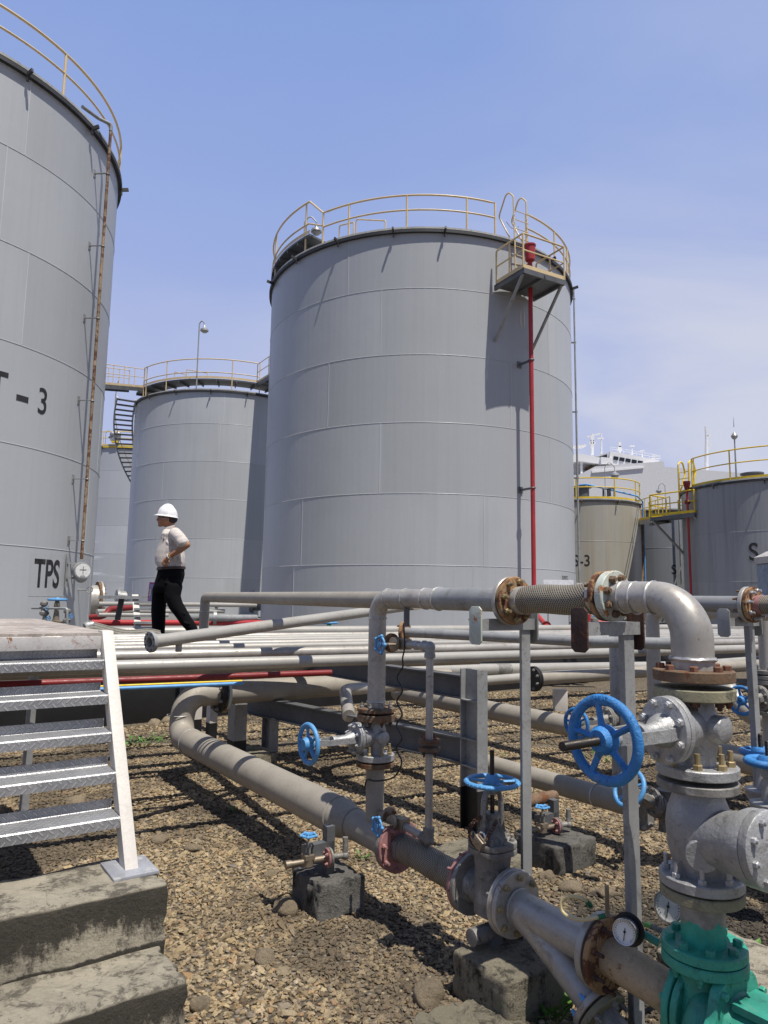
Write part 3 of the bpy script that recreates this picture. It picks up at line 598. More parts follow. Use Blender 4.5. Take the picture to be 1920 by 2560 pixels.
# ladder from the platform to the roof with looped grab rails
lq = angc(1296, 12); dl = TC_.N(lq); tl = V((-dl.y, dl.x, 0))
for k in (-1, 1):
    p = TC_.P(lq, pz, .2)+tl*k*.27; top = TC_.P(lq, 14.55, .1)+tl*k*.27
    mb = MB(); mb.tube(fillet([p, top-ZZ*.1, top+ZZ*.25-dl*.3, top-ZZ*.45-dl*.72, top-ZZ*1.4-dl*.2], [.12,.16,.2], 6), .026, 8); part('ladder_rail', mb, m_cream, TC_.o)
for k in range(9):
    z = pz+.25+k*.3; mb = MB(); mb.cyl(TC_.P(lq, z, .2)-tl*.27, TC_.P(lq, z, .2)+tl*.27, .014, n=6); part('rung', mb, m_cream, TC_.o)
mb = MB(); a_ = TC_.P(lq, 13.75, -.25)
mb.tube([a_+tl*(-.27+.54*i/10)-ZZ*.16*math.sin(math.pi*i/10) for i in range(11)], .01, 6); part('safety_chain', mb, m_grey, TC_.o)
# bare stencil mark below the platform
mb = MB()
for k in (-1, 1):
    q, z = TC_.hit(1306+k*5, 796)[1], 9.0
    p = TC_.hit(1306+k*5, 797)[0]; d2 = TC_.N(q); t2 = V((-d2.y, d2.x, 0)); p = TC_.P(q, p.z, .004)
    poly = [(-.045*k*1.0, -.42+.84*i/8) for i in range(9)]+[(-.045*k+k*.075*math.sin(math.pi*i/8), .42-.84*i/8) for i in range(1, 8)]
    mb.prism(poly, p, t2, ZZ, d2, .003)
part('marking', mb, m_whitep, TC_.o, smooth=0)
# red foam riser
rq = TC_.ang(1332, 4, .55)
def rp(z, dr=.55, dq=0.): return TC_.P(rq+dq, z, dr)
ro = thing('fire_riser_pipe', 'tall red foam riser pipe up the right side of the centre tank', 'pipe', rp(.5))
mb = MB(); mb.cyl(rp(1.2), rp(12.2), .068, n=14); part('riser', mb, m_red, ro)
mb = MB(); mb.lathe(rp(12.1), ZZ, [(0,.08),(.05,.15),(.5,.17),(.52,.19),(.56,.19)], 20); mb.cyl(rp(11.95), rp(11.95, .25), .12, n=14); part('foam_chamber', mb, m_red, ro)
mb = MB(); mb.lathe(rp(11.4), ZZ, [(0,.14),(.05,.14)], 20); mb.cyl(rp(11.42), rp(11.75)+V((.18,-.05,.08)), .045, n=10); part('coupling', mb, m_redd, ro)
for z in (8.9, 4.9):
    mb = MB(); mb.box((rp(z)+rp(z,0))/2, (.6,.06,.06), (TC_.N(rq), ZZ.cross(TC_.N(rq)), ZZ)); mb.torus(rp(z), ZZ, .08, .02, 16, 6); mb.box(rp(z,.02), (.03,.16,.2), (TC_.N(rq), ZZ.cross(TC_.N(rq)), ZZ)); part('pipe_bracket', mb, m_dgrey, ro)
mb = MB(); mb.lathe(rp(1.72), ZZ, [(0,.13),(.04,.13)], 18); mb.lathe(rp(1.80), ZZ, [(0,.13),(.04,.13)], 18); part('flange', mb, m_redd, ro)
e0 = rp(1.2); e1 = PD(1300, 1500, 19.9); e2 = PD(1372, 1572, 18.8)
mb = MB(); mb.tube(fillet([e0+ZZ*.3, e0, e2], .2, 6), .068, 14); part('elbow', mb, m_red, ro)
mb = MB(); dd = (e2-e0).normalized(); mb.lathe(e2-dd*.35, dd, [(0,.13),(.05,.13)], 18); part('flange', mb, m_redd, ro)
# slender earthing mast beside the tank
gl = thing('earthing_mast', 'slender grey pole standing clamped at the right edge of the centre tank', 'pole', PD(1449, 1470, 26.5))
p0 = PD(1449, 1470, 26.5); 
mb = MB(); mb.cyl(p0, p0+ZZ*11.9, .045, .03, n=10); part('pole', mb, m_grey, gl)
for z in (11.4, 9.6, 6.8, 4.2): mb = MB(); mb.box(p0+ZZ*z+V((-.12,0,0)), (.34,.04,.05)); part('clamp', mb, m_dgrey, gl)
mb = MB(); mb.torus(p0-ZZ*.1, (0,1,0), .25, .05, 20, 8); part('ring_base', mb, m_grey, gl)
# DOMESTIC lettering and white board
TC_.text('DOMESTIC', 1413, 1445, .13, wsc=.62, bold=.0)
# --- second tank, between left and centre
T2 = Tank('grey tank half hidden behind the centre tank, with spiral stair and ring walkway', -12.9, 44.7, 5.65, .4, 12.95, CZ, m_tank2, seed=11)
ang2 = lambda x, z=13.: T2.ang(x, z)
b0, b1 = ang2(360), ang2(647)
T2.rail(b0, b1, [ang2(x) for x in (366, 416, 492, 579)], m_cream, zb=13.0, h=1.72, kick=False, dr=.05)
part('walkway', annular(T2, b0-.25, b1+.35, T2.R-1.0, T2.R+.05, 13.58, n=60), m_dgrey, T2.o)
mb = MB(); A = T2.arc(b0-.1, b1, 13.6, .07, 40); Bq = T2.arc(b0-.1, b1, 13.72, .07, 40)
for i in range(40): mb.add([A[i],A[i+1],Bq[i+1],Bq[i]], [(0,1,2,3)])
part('kick_plate', mb, m_cream, T2.o)
T2.brackets([ang2(x, 12.9) for x in (344, 378, 443, 528, 617)], ln=.24)
for xa, xb in ((392, 428), (430, 500)):
    p0, p1 = T2.P(ang2(xa), 14.6, -1.2), T2.P(ang2(xb), 14.3, -1.2); mb = MB(); mb.tube(fillet([p0-ZZ*1.1, p0, p1, p1-ZZ*.7], .06, 4), .024, 8); mb.tube([p0-ZZ*.5, p1-ZZ*.5], .02, 8); part('stair_rail', mb, m_cream, T2.o)
# spiral stair, dark open treads running down behind the left side
qs = ang2(346)
for k in range(20):
    q = qs-.05-.045*k; z = 12.95-.235*k; d = T2.N(q); tg = V((-d.y,d.x,0)); mb = MB(); mb.box(T2.P(q, z, .62), (1.05,.26,.05), (d, tg, ZZ)); part('stair_tread', mb, m_dgrey, T2.o)
for dr in (.1, 1.15):
    mb = MB(); pts = [T2.P(qs-.03-.045*k, 13.05-.235*k, dr) for k in range(21)]; mb.tube(pts, .05, 6, flat=2.2); part('stringer', mb, m_grey, T2.o)
mb = MB(); mb.tube([T2.P(qs-.03-.045*k, 14.05-.235*k, 1.15) for k in range(21)], .022, 6); part('stair_rail', mb, m_cream, T2.o)
lm = T2.P(ang2(492), 13.0, .08)
lo_ = thing('gooseneck_lamp', 'tall thin lamp pole rising from the railing of the second tank', 'lamp', lm)
mb = MB(); mb.tube(fillet([lm, lm+ZZ*3.75, lm+ZZ*4.05+V((.17,0,0)), lm+ZZ*3.7+V((.3,0,0))], [.12,.1], 5), .035, 8); part('pole', mb, m_grey, lo_)
mb = MB(); mb.lathe(lm+ZZ*3.55+V((.3,0,0)), -ZZ, [(-.16,.03),(0,.07),(.12,.22),(.22,.23),(.32,.1)], 16); part('lamp_shade', mb, m_cast, lo_)
# bridges
def bridge(name, label, a, b, w, mat, rmat, h=1.1, n=4):
    a, b = V(a), V(b); d = (b-a); ln = d.length; d.normalize(); sd = d.cross(ZZ).normalized(); o = thing(name, label, 'walkway', a)
    mb = MB(); c = (a+b)/2; mb.box(c, (ln, w, .05), (d, sd, ZZ))
    for k in (-1, 1): mb.box(c+sd*k*w/2-ZZ*.1, (ln,.07,.22), (d, sd, ZZ))
    for i in range(1, 2*n): mb.box(a.lerp(b, i/2/n)-ZZ*.06, (.06, w, .08), (d, sd, ZZ))
    part('deck', mb, mat, o)
    for k in (-1, 1):
        mb = MB(); e = sd*k*(w/2)+ZZ*.03; mb.tube(fillet([a+e, a+e+ZZ*h, b+e+ZZ*h, b+e], .07, 4), .024, 8); part('handrail', mb, rmat, o)
        mb = MB(); mb.tube([a+e+ZZ*h*.55, b+e+ZZ*h*.55], .02, 8); part('mid_rail', mb, rmat, o)
        for i in range(1, n): mb = MB(); p = a.lerp(b, i/n)+e; mb.cyl(p, p+ZZ*h, .022, n=8); part('railing_post', mb, rmat, o)
        mb = MB(); mb.box(c+sd*k*w/2+ZZ*.08, (ln,.012,.12), (d, sd, ZZ)); part('kick_plate', mb, rmat, o)
    return o
eA = T2.P(ang2(352), 13.55, .3); eB = PD(232, 962, 36)
bridge('footbridge', 'railed footbridge high up between the left tank and the second tank', eB, eA, 1.0, m_dgrey, m_cream)
dbr = (TC_.c-T2.c); dbr.z = 0; dbr.normalize(); qb_ = math.atan2(dbr.y, dbr.x)
bridge('footbridge', 'railed footbridge running from the second tank to the centre tank', T2.P(qb_, 13.55), TC_.c-dbr*(TC_.R-.2)+ZZ*13.55, 1.0, m_dgrey, m_cream, n=6)
# --- far tank seen in the gap
TB = Tank('distant pale tank with patchy white paint in the gap beside the left tank', -19.4, 62.4, 5.7, .4, 12.95, CZ, m_tankB, seed=21, rimmat=m_yel)
angb = lambda x: TB.ang(x, 13)
TB.rail(angb(200), angb(420), [angb(x) for x in (222, 258, 291, 330)], m_yel)
TB.brackets([angb(259)])
goose(263, 1110, TB, 13., 1.0, .0, 'small lamp on the rail of the distant pale tank', 1)
fl_ = TB.P(angb(289), 13.0, .1); fo = thing('floodlight', 'round floodlight hung on the railing of the distant pale tank', 'lamp', fl_)
mb = MB(); mb.box(fl_+ZZ*.55, (.7,.3,.4)); mb.ball(fl_+ZZ*.85+V((-.2,0,0)), .25, 12, 8); mb.ball(fl_+ZZ*.85+V((.2,0,0)), .25, 12, 8); part('lamp_head', mb, m_cast, fo); mb = MB(); mb.box(fl_+ZZ*.25, (.5,.3,.14)); part('bracket', mb, m_yel, fo)
# ------------------------------------------------------------------ foreground process line (plant grid: t along the line, z up)
A_T, A_N = UU, VV
def wheel(parent, c, ax, R, mat, spokes=5, rim=.011, hub=.03, name='handwheel', dish=.02, knurl=0):
    """spoked cast handwheel"""
    x, y, a = frame(ax); c = V(c); mb = MB(); mb.torus(c, a, R-rim, rim, 48, 10, .9)
    mb.lathe(c-a*dish*1.4, a, [(-.018,hub*.8),(-.015,hub),(.012,hub),(.03,hub*.72)], 20)
    for i in range(spokes):
        q = 2*math.pi*i/spokes+.5; d = x*math.cos(q)+y*math.sin(q)
        mb.tube([c+d*hub*.7-a*dish*1.2, c+d*(R*.5)-a*dish*.9, c+d*(R-rim*1.1)], [rim*.95, rim*.72, rim*.8], 8, flat=.8)
    for i in range(knurl):
        q = 2*math.pi*i/knurl; d = x*math.cos(q)+y*math.sin(q); mb.ball(c+d*(R-.002), rim*.42, 6, 4)
    return part(name, mb, mat, parent, smooth=50)
def starwheel(parent, c, ax, R, mat, name='handwheel'):
    x, y, a = frame(ax); c = V(c); mb = MB(); mb.torus(c, a, R*.8, R*.12, 30, 8); mb.lathe(c, a, [(-R*.14,R*.3),(R*.16,R*.3)], 14)
    for i in range(5):
        q = 2*math.pi*i/5; d = x*math.cos(q)+y*math.sin(q); mb.ball(c+d*R*.9, R*.2, 10, 6); mb.tube([c+d*R*.2, c+d*R*.8], R*.09, 6)
    return part(name, mb, mat, parent, smooth=50)
def stem(parent, a, b, r, mat, pitch=.007, name='stem'):
    a, b = V(a), V(b); n = int((b-a).length/pitch*2); mb = MB()
    mb.lathe(a, b-a, [((b-a).length*i/n, r*(1 if i % 2 else .82)) for i in range(n+1)], 16); return part(name, mb, mat, parent, smooth=60)
# upper pipe: riser and its run to the first flange
ZT, ZB = 1.505, .345
o = thing('riser_pipe', 'aluminium grey riser bending at eye level into a horizontal pipe with a rusty end flange', 'pipe', L(.04,0,.95))
pth = fillet([L(.04,0,.945), L(.04,0,ZT), L(.48,0,ZT)], .098, 12); mb = MB(); mb.tube(pth, .0452, 24); part('pipe', mb, m_silver, o)
mb = MB(); mb.lathe(L(.44,0,ZT), A_T, [(0,.0455),(.02,.047),(.08,.0505),(.10,.0505)], 26); part('reducer', mb, m_silver, o)
mb = MB(); mb.cyl(L(.54,0,ZT), L(.99,0,ZT), .0505, n=26); part('pipe', mb, m_grey, o)
for tt, ax, rr in ((.138,A_T,.0455),(.29,A_T,.0455),(.44,A_T,.0465),(.535,A_T,.0505)): weld(o, L(tt,0,ZT), ax, rr, .0045, m_weld)
weld(o, L(.04,0,1.402), ZZ, .0452, .004, m_weld); weld(o, L(.04,0,.985), ZZ, .0456, .004, m_weld)
flange(o, L(.04,0,.946), ZZ, .096, .021, m_rust, n=8, br=.011, bmat=m_castd, side=1)
flange(o, L(.985,0,ZT-.004), A_T, .097, .022, m_silver, n=0)
mb = MB(); mb.box(L(.29,0,ZT-.085), (.03,.012,.1), (A_T, A_N, ZZ)); mb.box(L(.30,-.012,ZT-.085), (.012,.02,.1), (A_T, A_N, ZZ)); part('cable_bracket', mb, m_dgrey, o)
# coiled black cable down from the bracket
pts = [L(.29,-.02,ZT-.12), L(.295,-.02,1.36), L(.30,-.02,1.27), L(.30,-.03,1.22)]
for i in range(9): pts.append(L(.28+.022*(-1)**i, -.03, 1.18-i*.055))
pts += [L(.24,-.03,.66), L(.12,-.05,.62), L(.06,-.06,.615), L(.04,-.062,.57)]
def smoothp(pts, n=5):
    out = []
    for i in range(len(pts)-1):
        p0, p1, p2, p3 = pts[max(i-1,0)], pts[i], pts[i+1], pts[min(i+2,len(pts)-1)]
        for k in range(n):
            w_ = k/n; out.append(.5*((2*p1)+(p2-p0)*w_+(2*p0-5*p1+4*p2-p3)*w_**2+(3*p1-p0-3*p2+p3)*w_**3))
    return out+[pts[-1]]
mb = MB(); mb.tube(smoothp(pts), .0042, 6); single('cable', mb, m_blk, 'black wavy cable hanging from the bracket on the riser pipe', 'cable', pts[0])
# braided hoses
def hose(name, label, p0, p1, r, fl0, fl1, R0, R1, mats, bulge=.05, group='braided flexible hoses', sag=.004, collar=m_silver):
    p0, p1 = V(p0), V(p1); d = (p1-p0); ln = d.length; d.normalize(); o = thing(name, label, 'flexible hose', p0, group)
    c0, c1 = .055, .05; n = 26; rings = 40; x, y, _ = frame(d); vs = []; fs = []; uv = []
    for i in range(n+1):
        w_ = i/n; s = c0*.8+(ln-c0*.8-c1*.8)*w_; rr = r*(1+bulge*math.sin(math.pi*w_)); cc = p0+d*s+ZZ*(-sag*math.sin(math.pi*w_)+sag*1.2*math.sin(2*math.pi*w_))
        for k in range(rings): q = 2*math.pi*k/rings; vs.append(cc+x*rr*math.cos(q)+y*rr*math.sin(q))
    mb = MB(); fs = [(i*rings+k, i*rings+(k+1)%rings, (i+1)*rings+(k+1)%rings, (i+1)*rings+k) for i in range(n) for k in range(rings)]; mb.add(vs, fs)
    ob = part('braid', mb, m_braid, o); ul = ob.data.uv_layers.new(name='UVMap'); cnt = round(2*math.pi*r/.0125); 
    for pi, pl_ in enumerate(ob.data.polygons):
        i, k = divmod(pi, rings)
        for li, (a_, b_) in zip(pl_.loop_indices, ((i,k),(i,k+1),(i+1,k+1),(i+1,k))): ul.data[li].uv = (b_/rings*cnt, a_/n*ln/.0125)
    for s0, s1, k in ((0, c0, 0), (ln-c1, ln, 1)):
        mb = MB(); mb.lathe(p0+d*s0, d, [(0,r*.93),(.012,r*.93),(.014,r*1.04),(s1-s0-.014,r*1.04),(s1-s0-.012,r*.93),(s1-s0,r*.93)] , 30); part('collar', mb, collar, o)
    flange(o, p0-d*.011, d, R0, .021, mats[0], n=8, br=.0115, bmat=mats[1], side=1, stud=.016, ph=.2)
    flange(o, p1+d*.011, d, R1, .021, mats[2], n=8, br=.0115, bmat=mats[3], side=-1, stud=.016, ph=.2)
    return o
hose('braided_hose', 'short braided steel hose at eye level between two rusty flanges', L(1.024,0,ZT-.003), L(1.44,0,1.522), .0535, None, None, .097, .088, (m_rustf, m_bolt, m_rustf, m_rust))
hose('braided_hose', 'braided steel hose low over the gravel between two pink primed flanges', L(.258,0,ZB), L(.732,0,ZB), .0605, None, None, .119, .121, (m_pink, m_pink, m_pink, m_pink), bulge=.02, collar=m_castd)
# upper pipe with the big elbow
ZE = 1.517; tv = 1.775
o = thing('elbow_pipe', 'thick aluminium painted pipe elbow turning down on the right with mint end flange', 'pipe', L(tv,0,1.3))
flange(o, L(1.486,0,1.523), A_T, .088, .03, m_mint, n=8, br=.0135, bmat=m_rust, side=1, stud=.006, ph=.1)
pth = fillet([L(1.48,0,ZE+.004), L(tv,0,ZE), L(tv,0,1.29)], .128, 16); n_ = len(pth); mb = MB()
mb.tube(pth, [.0525+.0105*min(1, max(0, (i-1)/(n_*.75))) for i in range(n_)], 36); part('pipe', mb, m_silver, o)
weld(o, L(1.535,0,ZE+.002), A_T, .0528, .004, m_weld); weld(o, L(1.58,0,ZE), A_T, .053, .003, m_weld); weld(o, L(1.647,0,ZE), A_T, .0535, .004, m_weld); weld(o, L(tv,0,1.330), ZZ, .0635, .007, m_weld)
flange(o, L(tv,0,1.281), ZZ, .119, .034, m_rust, n=8, br=.0135, bmat=m_boltr, side=1, stud=0)
# big gate valve
def gate_valve(name, label, t_, n0, z, group=None, s=1., wr=.122, sh=.44, tip=.61, wmat=m_blue, bmat=m_cast, fl=True, dirn=None, zt=None, zb=None, Rf=.119, fm=None, sb=1.):
    """flanged gate valve, vertical bore, stem pointing along dirn"""
    dn = dirn or -A_N; c = L(t_, n0, z); o = thing(name, label, 'gate valve', c, group); sd = dn.cross(ZZ).normalized()
    zt = zt or z+.115; zb = zb or z-.115
    mb = MB(); h0, h1 = zb-z, zt-z
    prof = [(h0, .062*s), (h0+.02, .056*s), (h0+.05, .055*s), (-.03, .068*s), (0, .072*s), (.03, .068*s), (h1-.05, .055*s), (h1-.02, .056*s), (h1, .064*s)]
    mb.lathe(c, ZZ, prof, 30)
    mb.lathe(c, -dn.cross(ZZ), [(-.098*s,.037*s),(-.094*s,.041*s),(.094*s,.041*s),(.098*s,.037*s)], 24)
    mb.lathe(c, dn, [(0,.06*s),(.09*s,.066*s),(.12*s,.075*s)], 28)
    part('body', mb, bmat, o, smooth=50)
    if fl:
        flange(o, V((c.x,c.y,zt-.016)), ZZ, Rf, .034, fm or m_olive, n=8, br=.0135*s, bmat=m_rustd, side=-1, stud=.01)
        flange(o, V((c.x,c.y,zb+.014)), ZZ, Rf, .030, m_castd if bmat is m_castd else bmat, n=8, br=.0145*s, bmat=m_bolt, side=1, stud=.03)
    for k, off in enumerate((.125, .149)):
        mb = MB(); pl = [(math.cos(2*math.pi*i/40)*.078*s*(1+.0*i), math.sin(2*math.pi*i/40)*.098*s) for i in range(40)]
        mb.prism(pl, c+dn*off*s, sd, ZZ, dn, .022*s); f = part('bonnet_flange', mb, bmat, o, smooth=50, bevel=.003)
    for i in range(8):
        q = 2*math.pi*(i+.5)/8; bolts(f, c+dn*.1715*s+sd*(.064*s*math.cos(q))+ZZ*(.083*s*math.sin(q)), dn, 0, 1, .0115*s, .012, m_bolts if bmat is m_cast else bmat, 0, .008)
    mb = MB(); mb.lathe(c+dn*.17*s, dn, [(0,.05*s),(.02,.045*s),(.05,.028*s),(.10,.022*s),(.105,.03*s),(.125,.03*s)], 24); mb.box(c+dn*.275*s, (.09*s,.02,.014), (sd, ZZ, dn)); part('bonnet', mb, bmat, o, smooth=50)
    mb = MB(); y0, y1 = .17*s, sh-.04
    vz = ZZ if abs(dn.z) < .1 else dn.cross(sd).normalized()
    for k in (-1, 1):
        pts = [(y0, .046), (y0+.05, .056), (y1-.06, .046), (y1, .012)]
        for (ya, xa), (yb, xb) in zip(pts[:-1], pts[1:]):
            a_, b_ = c+dn*ya+sd*k*xa*s, c+dn*yb+sd*k*xb*s; e_ = (b_-a_).normalized(); mb.box((a_+b_)/2, ((b_-a_).length+.006, .011*s, .034*s), (e_, e_.cross(vz), vz))
    mb.lathe(c+dn*(y1-.02), dn, [(0,.024*s),(.03,.026*s),(.05,.02*s)], 18); part('yoke', mb, bmat, o, smooth=50)
    wheel(o, c+dn*sh, dn, wr, wmat, 5, .0150*wr/.122, .040*wr/.122, dish=.0)
    stem(o, c+dn*.26*s, c+dn*tip, .0125*s*sb, m_stem)
    return o
gate_valve('gate_valve', 'large gate valve with big blue spoked handwheel below the thick elbow', tv, 0, 1.128, zt=1.243, zb=.985)
# raised SHUT lettering on the big handwheel
def raised(txt, c, ax, R, up, hgt, mat, parent, span=.5, name='lettering'):
    cu = bpy.data.curves.new('t', 'FONT'); cu.body = txt; cu.align_x = 'CENTER'; cu.align_y = 'CENTER'; cu.extrude = .03; ob = bpy.data.objects.new('t', cu); col.objects.link(ob)
    me = bpy.data.meshes.new_from_object(ob.evaluated_get(bpy.context.evaluated_depsgraph_get())); bpy.data.objects.remove(ob)
    a = V(ax).normalized(); upv = V(up); upv = (upv-a*upv.dot(a)).normalized(); rt = upv.cross(a); k = hgt/.7; mb = MB(); vs = []
    for q in me.vertices:
        th = q.co.x*k/R; rr = R+q.co.y*k; vs.append(V(c)+(upv*math.cos(th)+rt*math.sin(th))*rr+a*(q.co.z*k))
    mb.add(vs, [tuple(f.vertices) for f in me.polygons]); return part(name, mb, mat, parent, smooth=0)
gv = [ob for ob in bpy.data.objects if ob.name == 'gate_valve'][0]
raised('SHUT', L(tv,-.4545,1.128), -A_N, .111, ZZ, .014, m_blue, gv)
# check valve with round bolted side cover
zc = .82; c = L(tv, 0, zc); o = thing('check_valve', 'fat silver swing check valve with round bolted side cover', 'check valve', c)
dv = V((.42,-.9,.12)).normalized(); mb = MB()
mb.lathe(c, ZZ, [(-.145,.068),(-.12,.069),(-.09,.08),(-.05,.092),(.02,.096),(.06,.090),(.09,.078),(.115,.069),(.135,.067)], 36)
mb.lathe(c-ZZ*.015, dv, [(0,.082),(.1,.084),(.15,.09),(.185,.104),(.215,.104)], 36); part('body', mb, m_cast, o, smooth=60)
dl_ = V((-.36,-.93,-.05)).normalized(); mb = MB(); mb.lathe(c-ZZ*.04+dl_*.07, dl_, [(0,.046),(.03,.046),(.033,.043)], 30); part('boss', mb, m_cast, o)
mb = MB(); mb.lathe(c-ZZ*.015+dv*.217, dv, [(0,.104),(.002,.1055),(.026,.1055),(.03,.10)], 44); f = part('cover', mb, m_cast, o, loc=c-ZZ*.015+dv*.217)
bolts(f, c-ZZ*.015+dv*.247, dv, .085, 9, .0095, .013, m_bolts, .25, .007)
xx, yy, aa = frame(dv); mb = MB(); p = c-ZZ*.0+dv*.247+xx*.012; pl = [(0,0),(.06,0),(.06,.05),(.045,.064),(.02,.064),(0,.045)]
mb.tube([p+xx*a_+yy*b_ for a_, b_ in pl], .0022, 5, closed=True); part('casting_mark', mb, m_cast, f)
flange(o, V((c.x,c.y,.956)), ZZ, .118, .026, m_castd, n=0)
flange(o, V((c.x,c.y,.682)), ZZ, .1195, .030, m_cast, n=8, br=.0125, bmat=m_bolts, side=1, stud=.03)
# discharge spool, silver above and teal below
def twotone():
    m, t, b = nt('silver over teal paint'); g = N(t, 'NewGeometry'); sx = N(t, 'SeparateXYZ'); t.links.new(g.outputs['Position'], sx.inputs[0])
    n1 = nz(t, (1,1,.25), 22, 4, .6); a = N(t, 'Math', operation='MULTIPLY_ADD'); t.links.new(n1, a.inputs[0]); a.inputs[1].default_value = .09; t.links.new(sx.outputs['Z'], a.inputs[2])
    k = ramp(t, a.outputs[0], .606, .612); f = nz(t, (1,1,1), 14, 6, .7)
    cg = mix(t, ramp(t, f, .3, .7), (.02,.27,.19), (.04,.4,.28)); cs = mix(t, ramp(t, f, .3, .7), (.17,.16,.14), (.36,.35,.32))
    t.links.new(mix(t, k, cg, cs), b.inputs['Base Color']); b.inputs['Roughness'].default_value = .45; bump(t, b, f, .3, .004); return m
o = thing('discharge_spool', 'short vertical pipe, dirty silver above and teal below, standing on the pump', 'pipe', L(tv,0,.5))
mb = MB(); mb.cyl(L(tv,0,.49), L(tv,0,.64), .0625, n=32); part('pipe', mb, twotone(), o)
flange(o, L(tv,0,.646), ZZ, .118, .030, m_olive, n=0); flange(o, L(tv,0,.491), ZZ, .119, .028, m_green, n=8, br=.0145, bmat=m_green, side=1, stud=0, ph=.15)
# pump
o = thing('pump', 'teal green centrifugal pump at the bottom right corner', 'pump', L(tv+.1,0,0))
zs = .30
mb = MB(); mb.lathe(L(tv,0,.20), ZZ, [(0,.11),(.08,.095),(.2,.068),(.245,.066)], 30); mb.lathe(L(1.745,0,zs-.03), A_T, [(0,.07),(.01,.085),(.025,.12),(.05,.135),(.09,.135),(.11,.12)], 36)
mb.torus(L(tv+.03,0,zs-.03), A_T, .095, .045, 36, 12); part('casing', mb, m_green, o, smooth=55)
flange(o, L(tv,0,.459), ZZ, .120, .030, m_green, n=8, br=.013, bmat=m_green, side=-1, stud=.012, ph=.15)
flange(o, L(1.735,0,zs+.005), A_T, .112, .022, m_green, n=0)
mb = MB(); pl = [(math.cos(2*math.pi*i/48)*(.15+.012*math.cos(2*math.pi*i/8)), math.sin(2*math.pi*i/48)*(.15+.012*math.cos(2*math.pi*i/8))) for i in range(48)]
mb.prism(pl, L(1.845,0,zs), A_N, ZZ, A_T, .03); f = part('cover_plate', mb, m_green, o, bevel=.004); bolts(f, L(1.876,0,zs), A_T, .145, 8, .011, .013, m_green, .2)
mb = MB(); mb.lathe(L(1.87,0,zs), A_T, [(0,.11),(.03,.085),(.05,.075)], 28); mb.lathe(L(2.06,0,zs), A_T, [(0,.085),(.03,.09),(.3,.09),(.33,.07)], 28)
for q in (.9, 2.25, 3.9, 5.5):
    d = A_N*math.cos(q)+ZZ*math.sin(q); mb.box(L(1.99,0,zs)+d*.082, (.2,.05,.022), (A_T, d.cross(A_T), d))
mb.box(L(2.0,0,zs+.094), (.22,.13,.02), (A_T, A_N, ZZ)); part('bearing_frame', mb, m_green, o, smooth=45)
mb = MB(); mb.box(L(2.08,-.01,zs+.112), (.11,.075,.006), (A_T, A_N, ZZ)); part('name_plate', mb, m_mint, o)
mb = MB(); mb.cyl(L(1.9,0,zs), L(2.1,0,zs), .025, n=14); part('shaft', mb, m_castd, o)
mb = MB(); mb.box(L(1.78,0,.1), (.12,.2,.16), (A_T, A_N, ZZ)); mb.box(L(2.15,0,.1), (.16,.2,.16), (A_T, A_N, ZZ)); mb.box(L(2.0,0,.02), (.75,.36,.04), (A_T, A_N, ZZ)); part('base_frame', mb, m_green, o, bevel=.004)
# suction pipe from the low gate valve, with Y branch
o = thing('suction_pipe', 'grey suction pipe with a slanting branch, running down to the pump', 'pipe', L(1.2,0,0))
mb = MB(); mb.cyl(L(1.01,0,ZB-.005), L(1.40,0,ZB-.015), .0625, n=30); part('pipe', mb, m_silver, o)
br0, br1 = L(1.05,0,ZB-.01), PN(1490, 2516, -.01); bd = (br1-br0).normalized()
mb = MB(); mb.tube([br0, br0+bd*.08, br1], [.066,.056,.055], 28); part('branch', mb, m_silver, o)
weld(o, L(1.025,0,ZB-.005), A_T, .063, .005, m_white)
flange(o, L(1.004,0,ZB), A_T, .121, .022, m_silver, n=8, br=.0125, bmat=m_bolt, side=1, stud=.006, ph=.3)
flange(o, L(1.395,0,ZB-.012), A_T, .119, .024, m_silver, n=0)
f = flange(o, br1, bd, .092, .022, m_silver, n=6, br=.011, bmat=m_bluep, side=-1, stud=.012)
flange(o, br1+bd*.03, bd, .092, .022, m_olive, n=6, br=.011, bmat=m_castd, side=1, stud=.012)
mb = MB(); mb.cyl(br1+bd*.04, br1+bd*.2, .05, n=20); part('branch', mb, m_castd, o)
def browned():
    return paint('rust stained beige pipe', (.40,.30,.185), .55, var=.2, rust=.22, rustcol=(.2,.085,.02), grime=.5, gcol=(.14,.1,.06), sc=1.8, bmp=.3)
o = thing('suction_spool', 'rust stained beige pipe stub entering the pump, behind a gauge', 'pipe', L(1.5,0,0))
mb = MB(); mb.cyl(L(1.435,0,ZB-.016), L(1.70,0,zs+.005), .0615, n=30); part('pipe', mb, browned(), o)
flange(o, L(1.428,0,ZB-.014), A_T, .119, .022, m_rustf, n=8, br=.0115, bmat=m_rustd, side=1, stud=.03)
flange(o, L(1.706,0,zs+.005), A_T, .112, .022, m_green, n=8, br=.011, bmat=m_green, side=-1, stud=.0)
mb = MB(); p = L(1.43,0,ZB+.11); mb.box(p+ZZ*.045, (.004,.018,.1), (A_T, A_N, ZZ)); part('earth_tab', mb, m_brass, o)
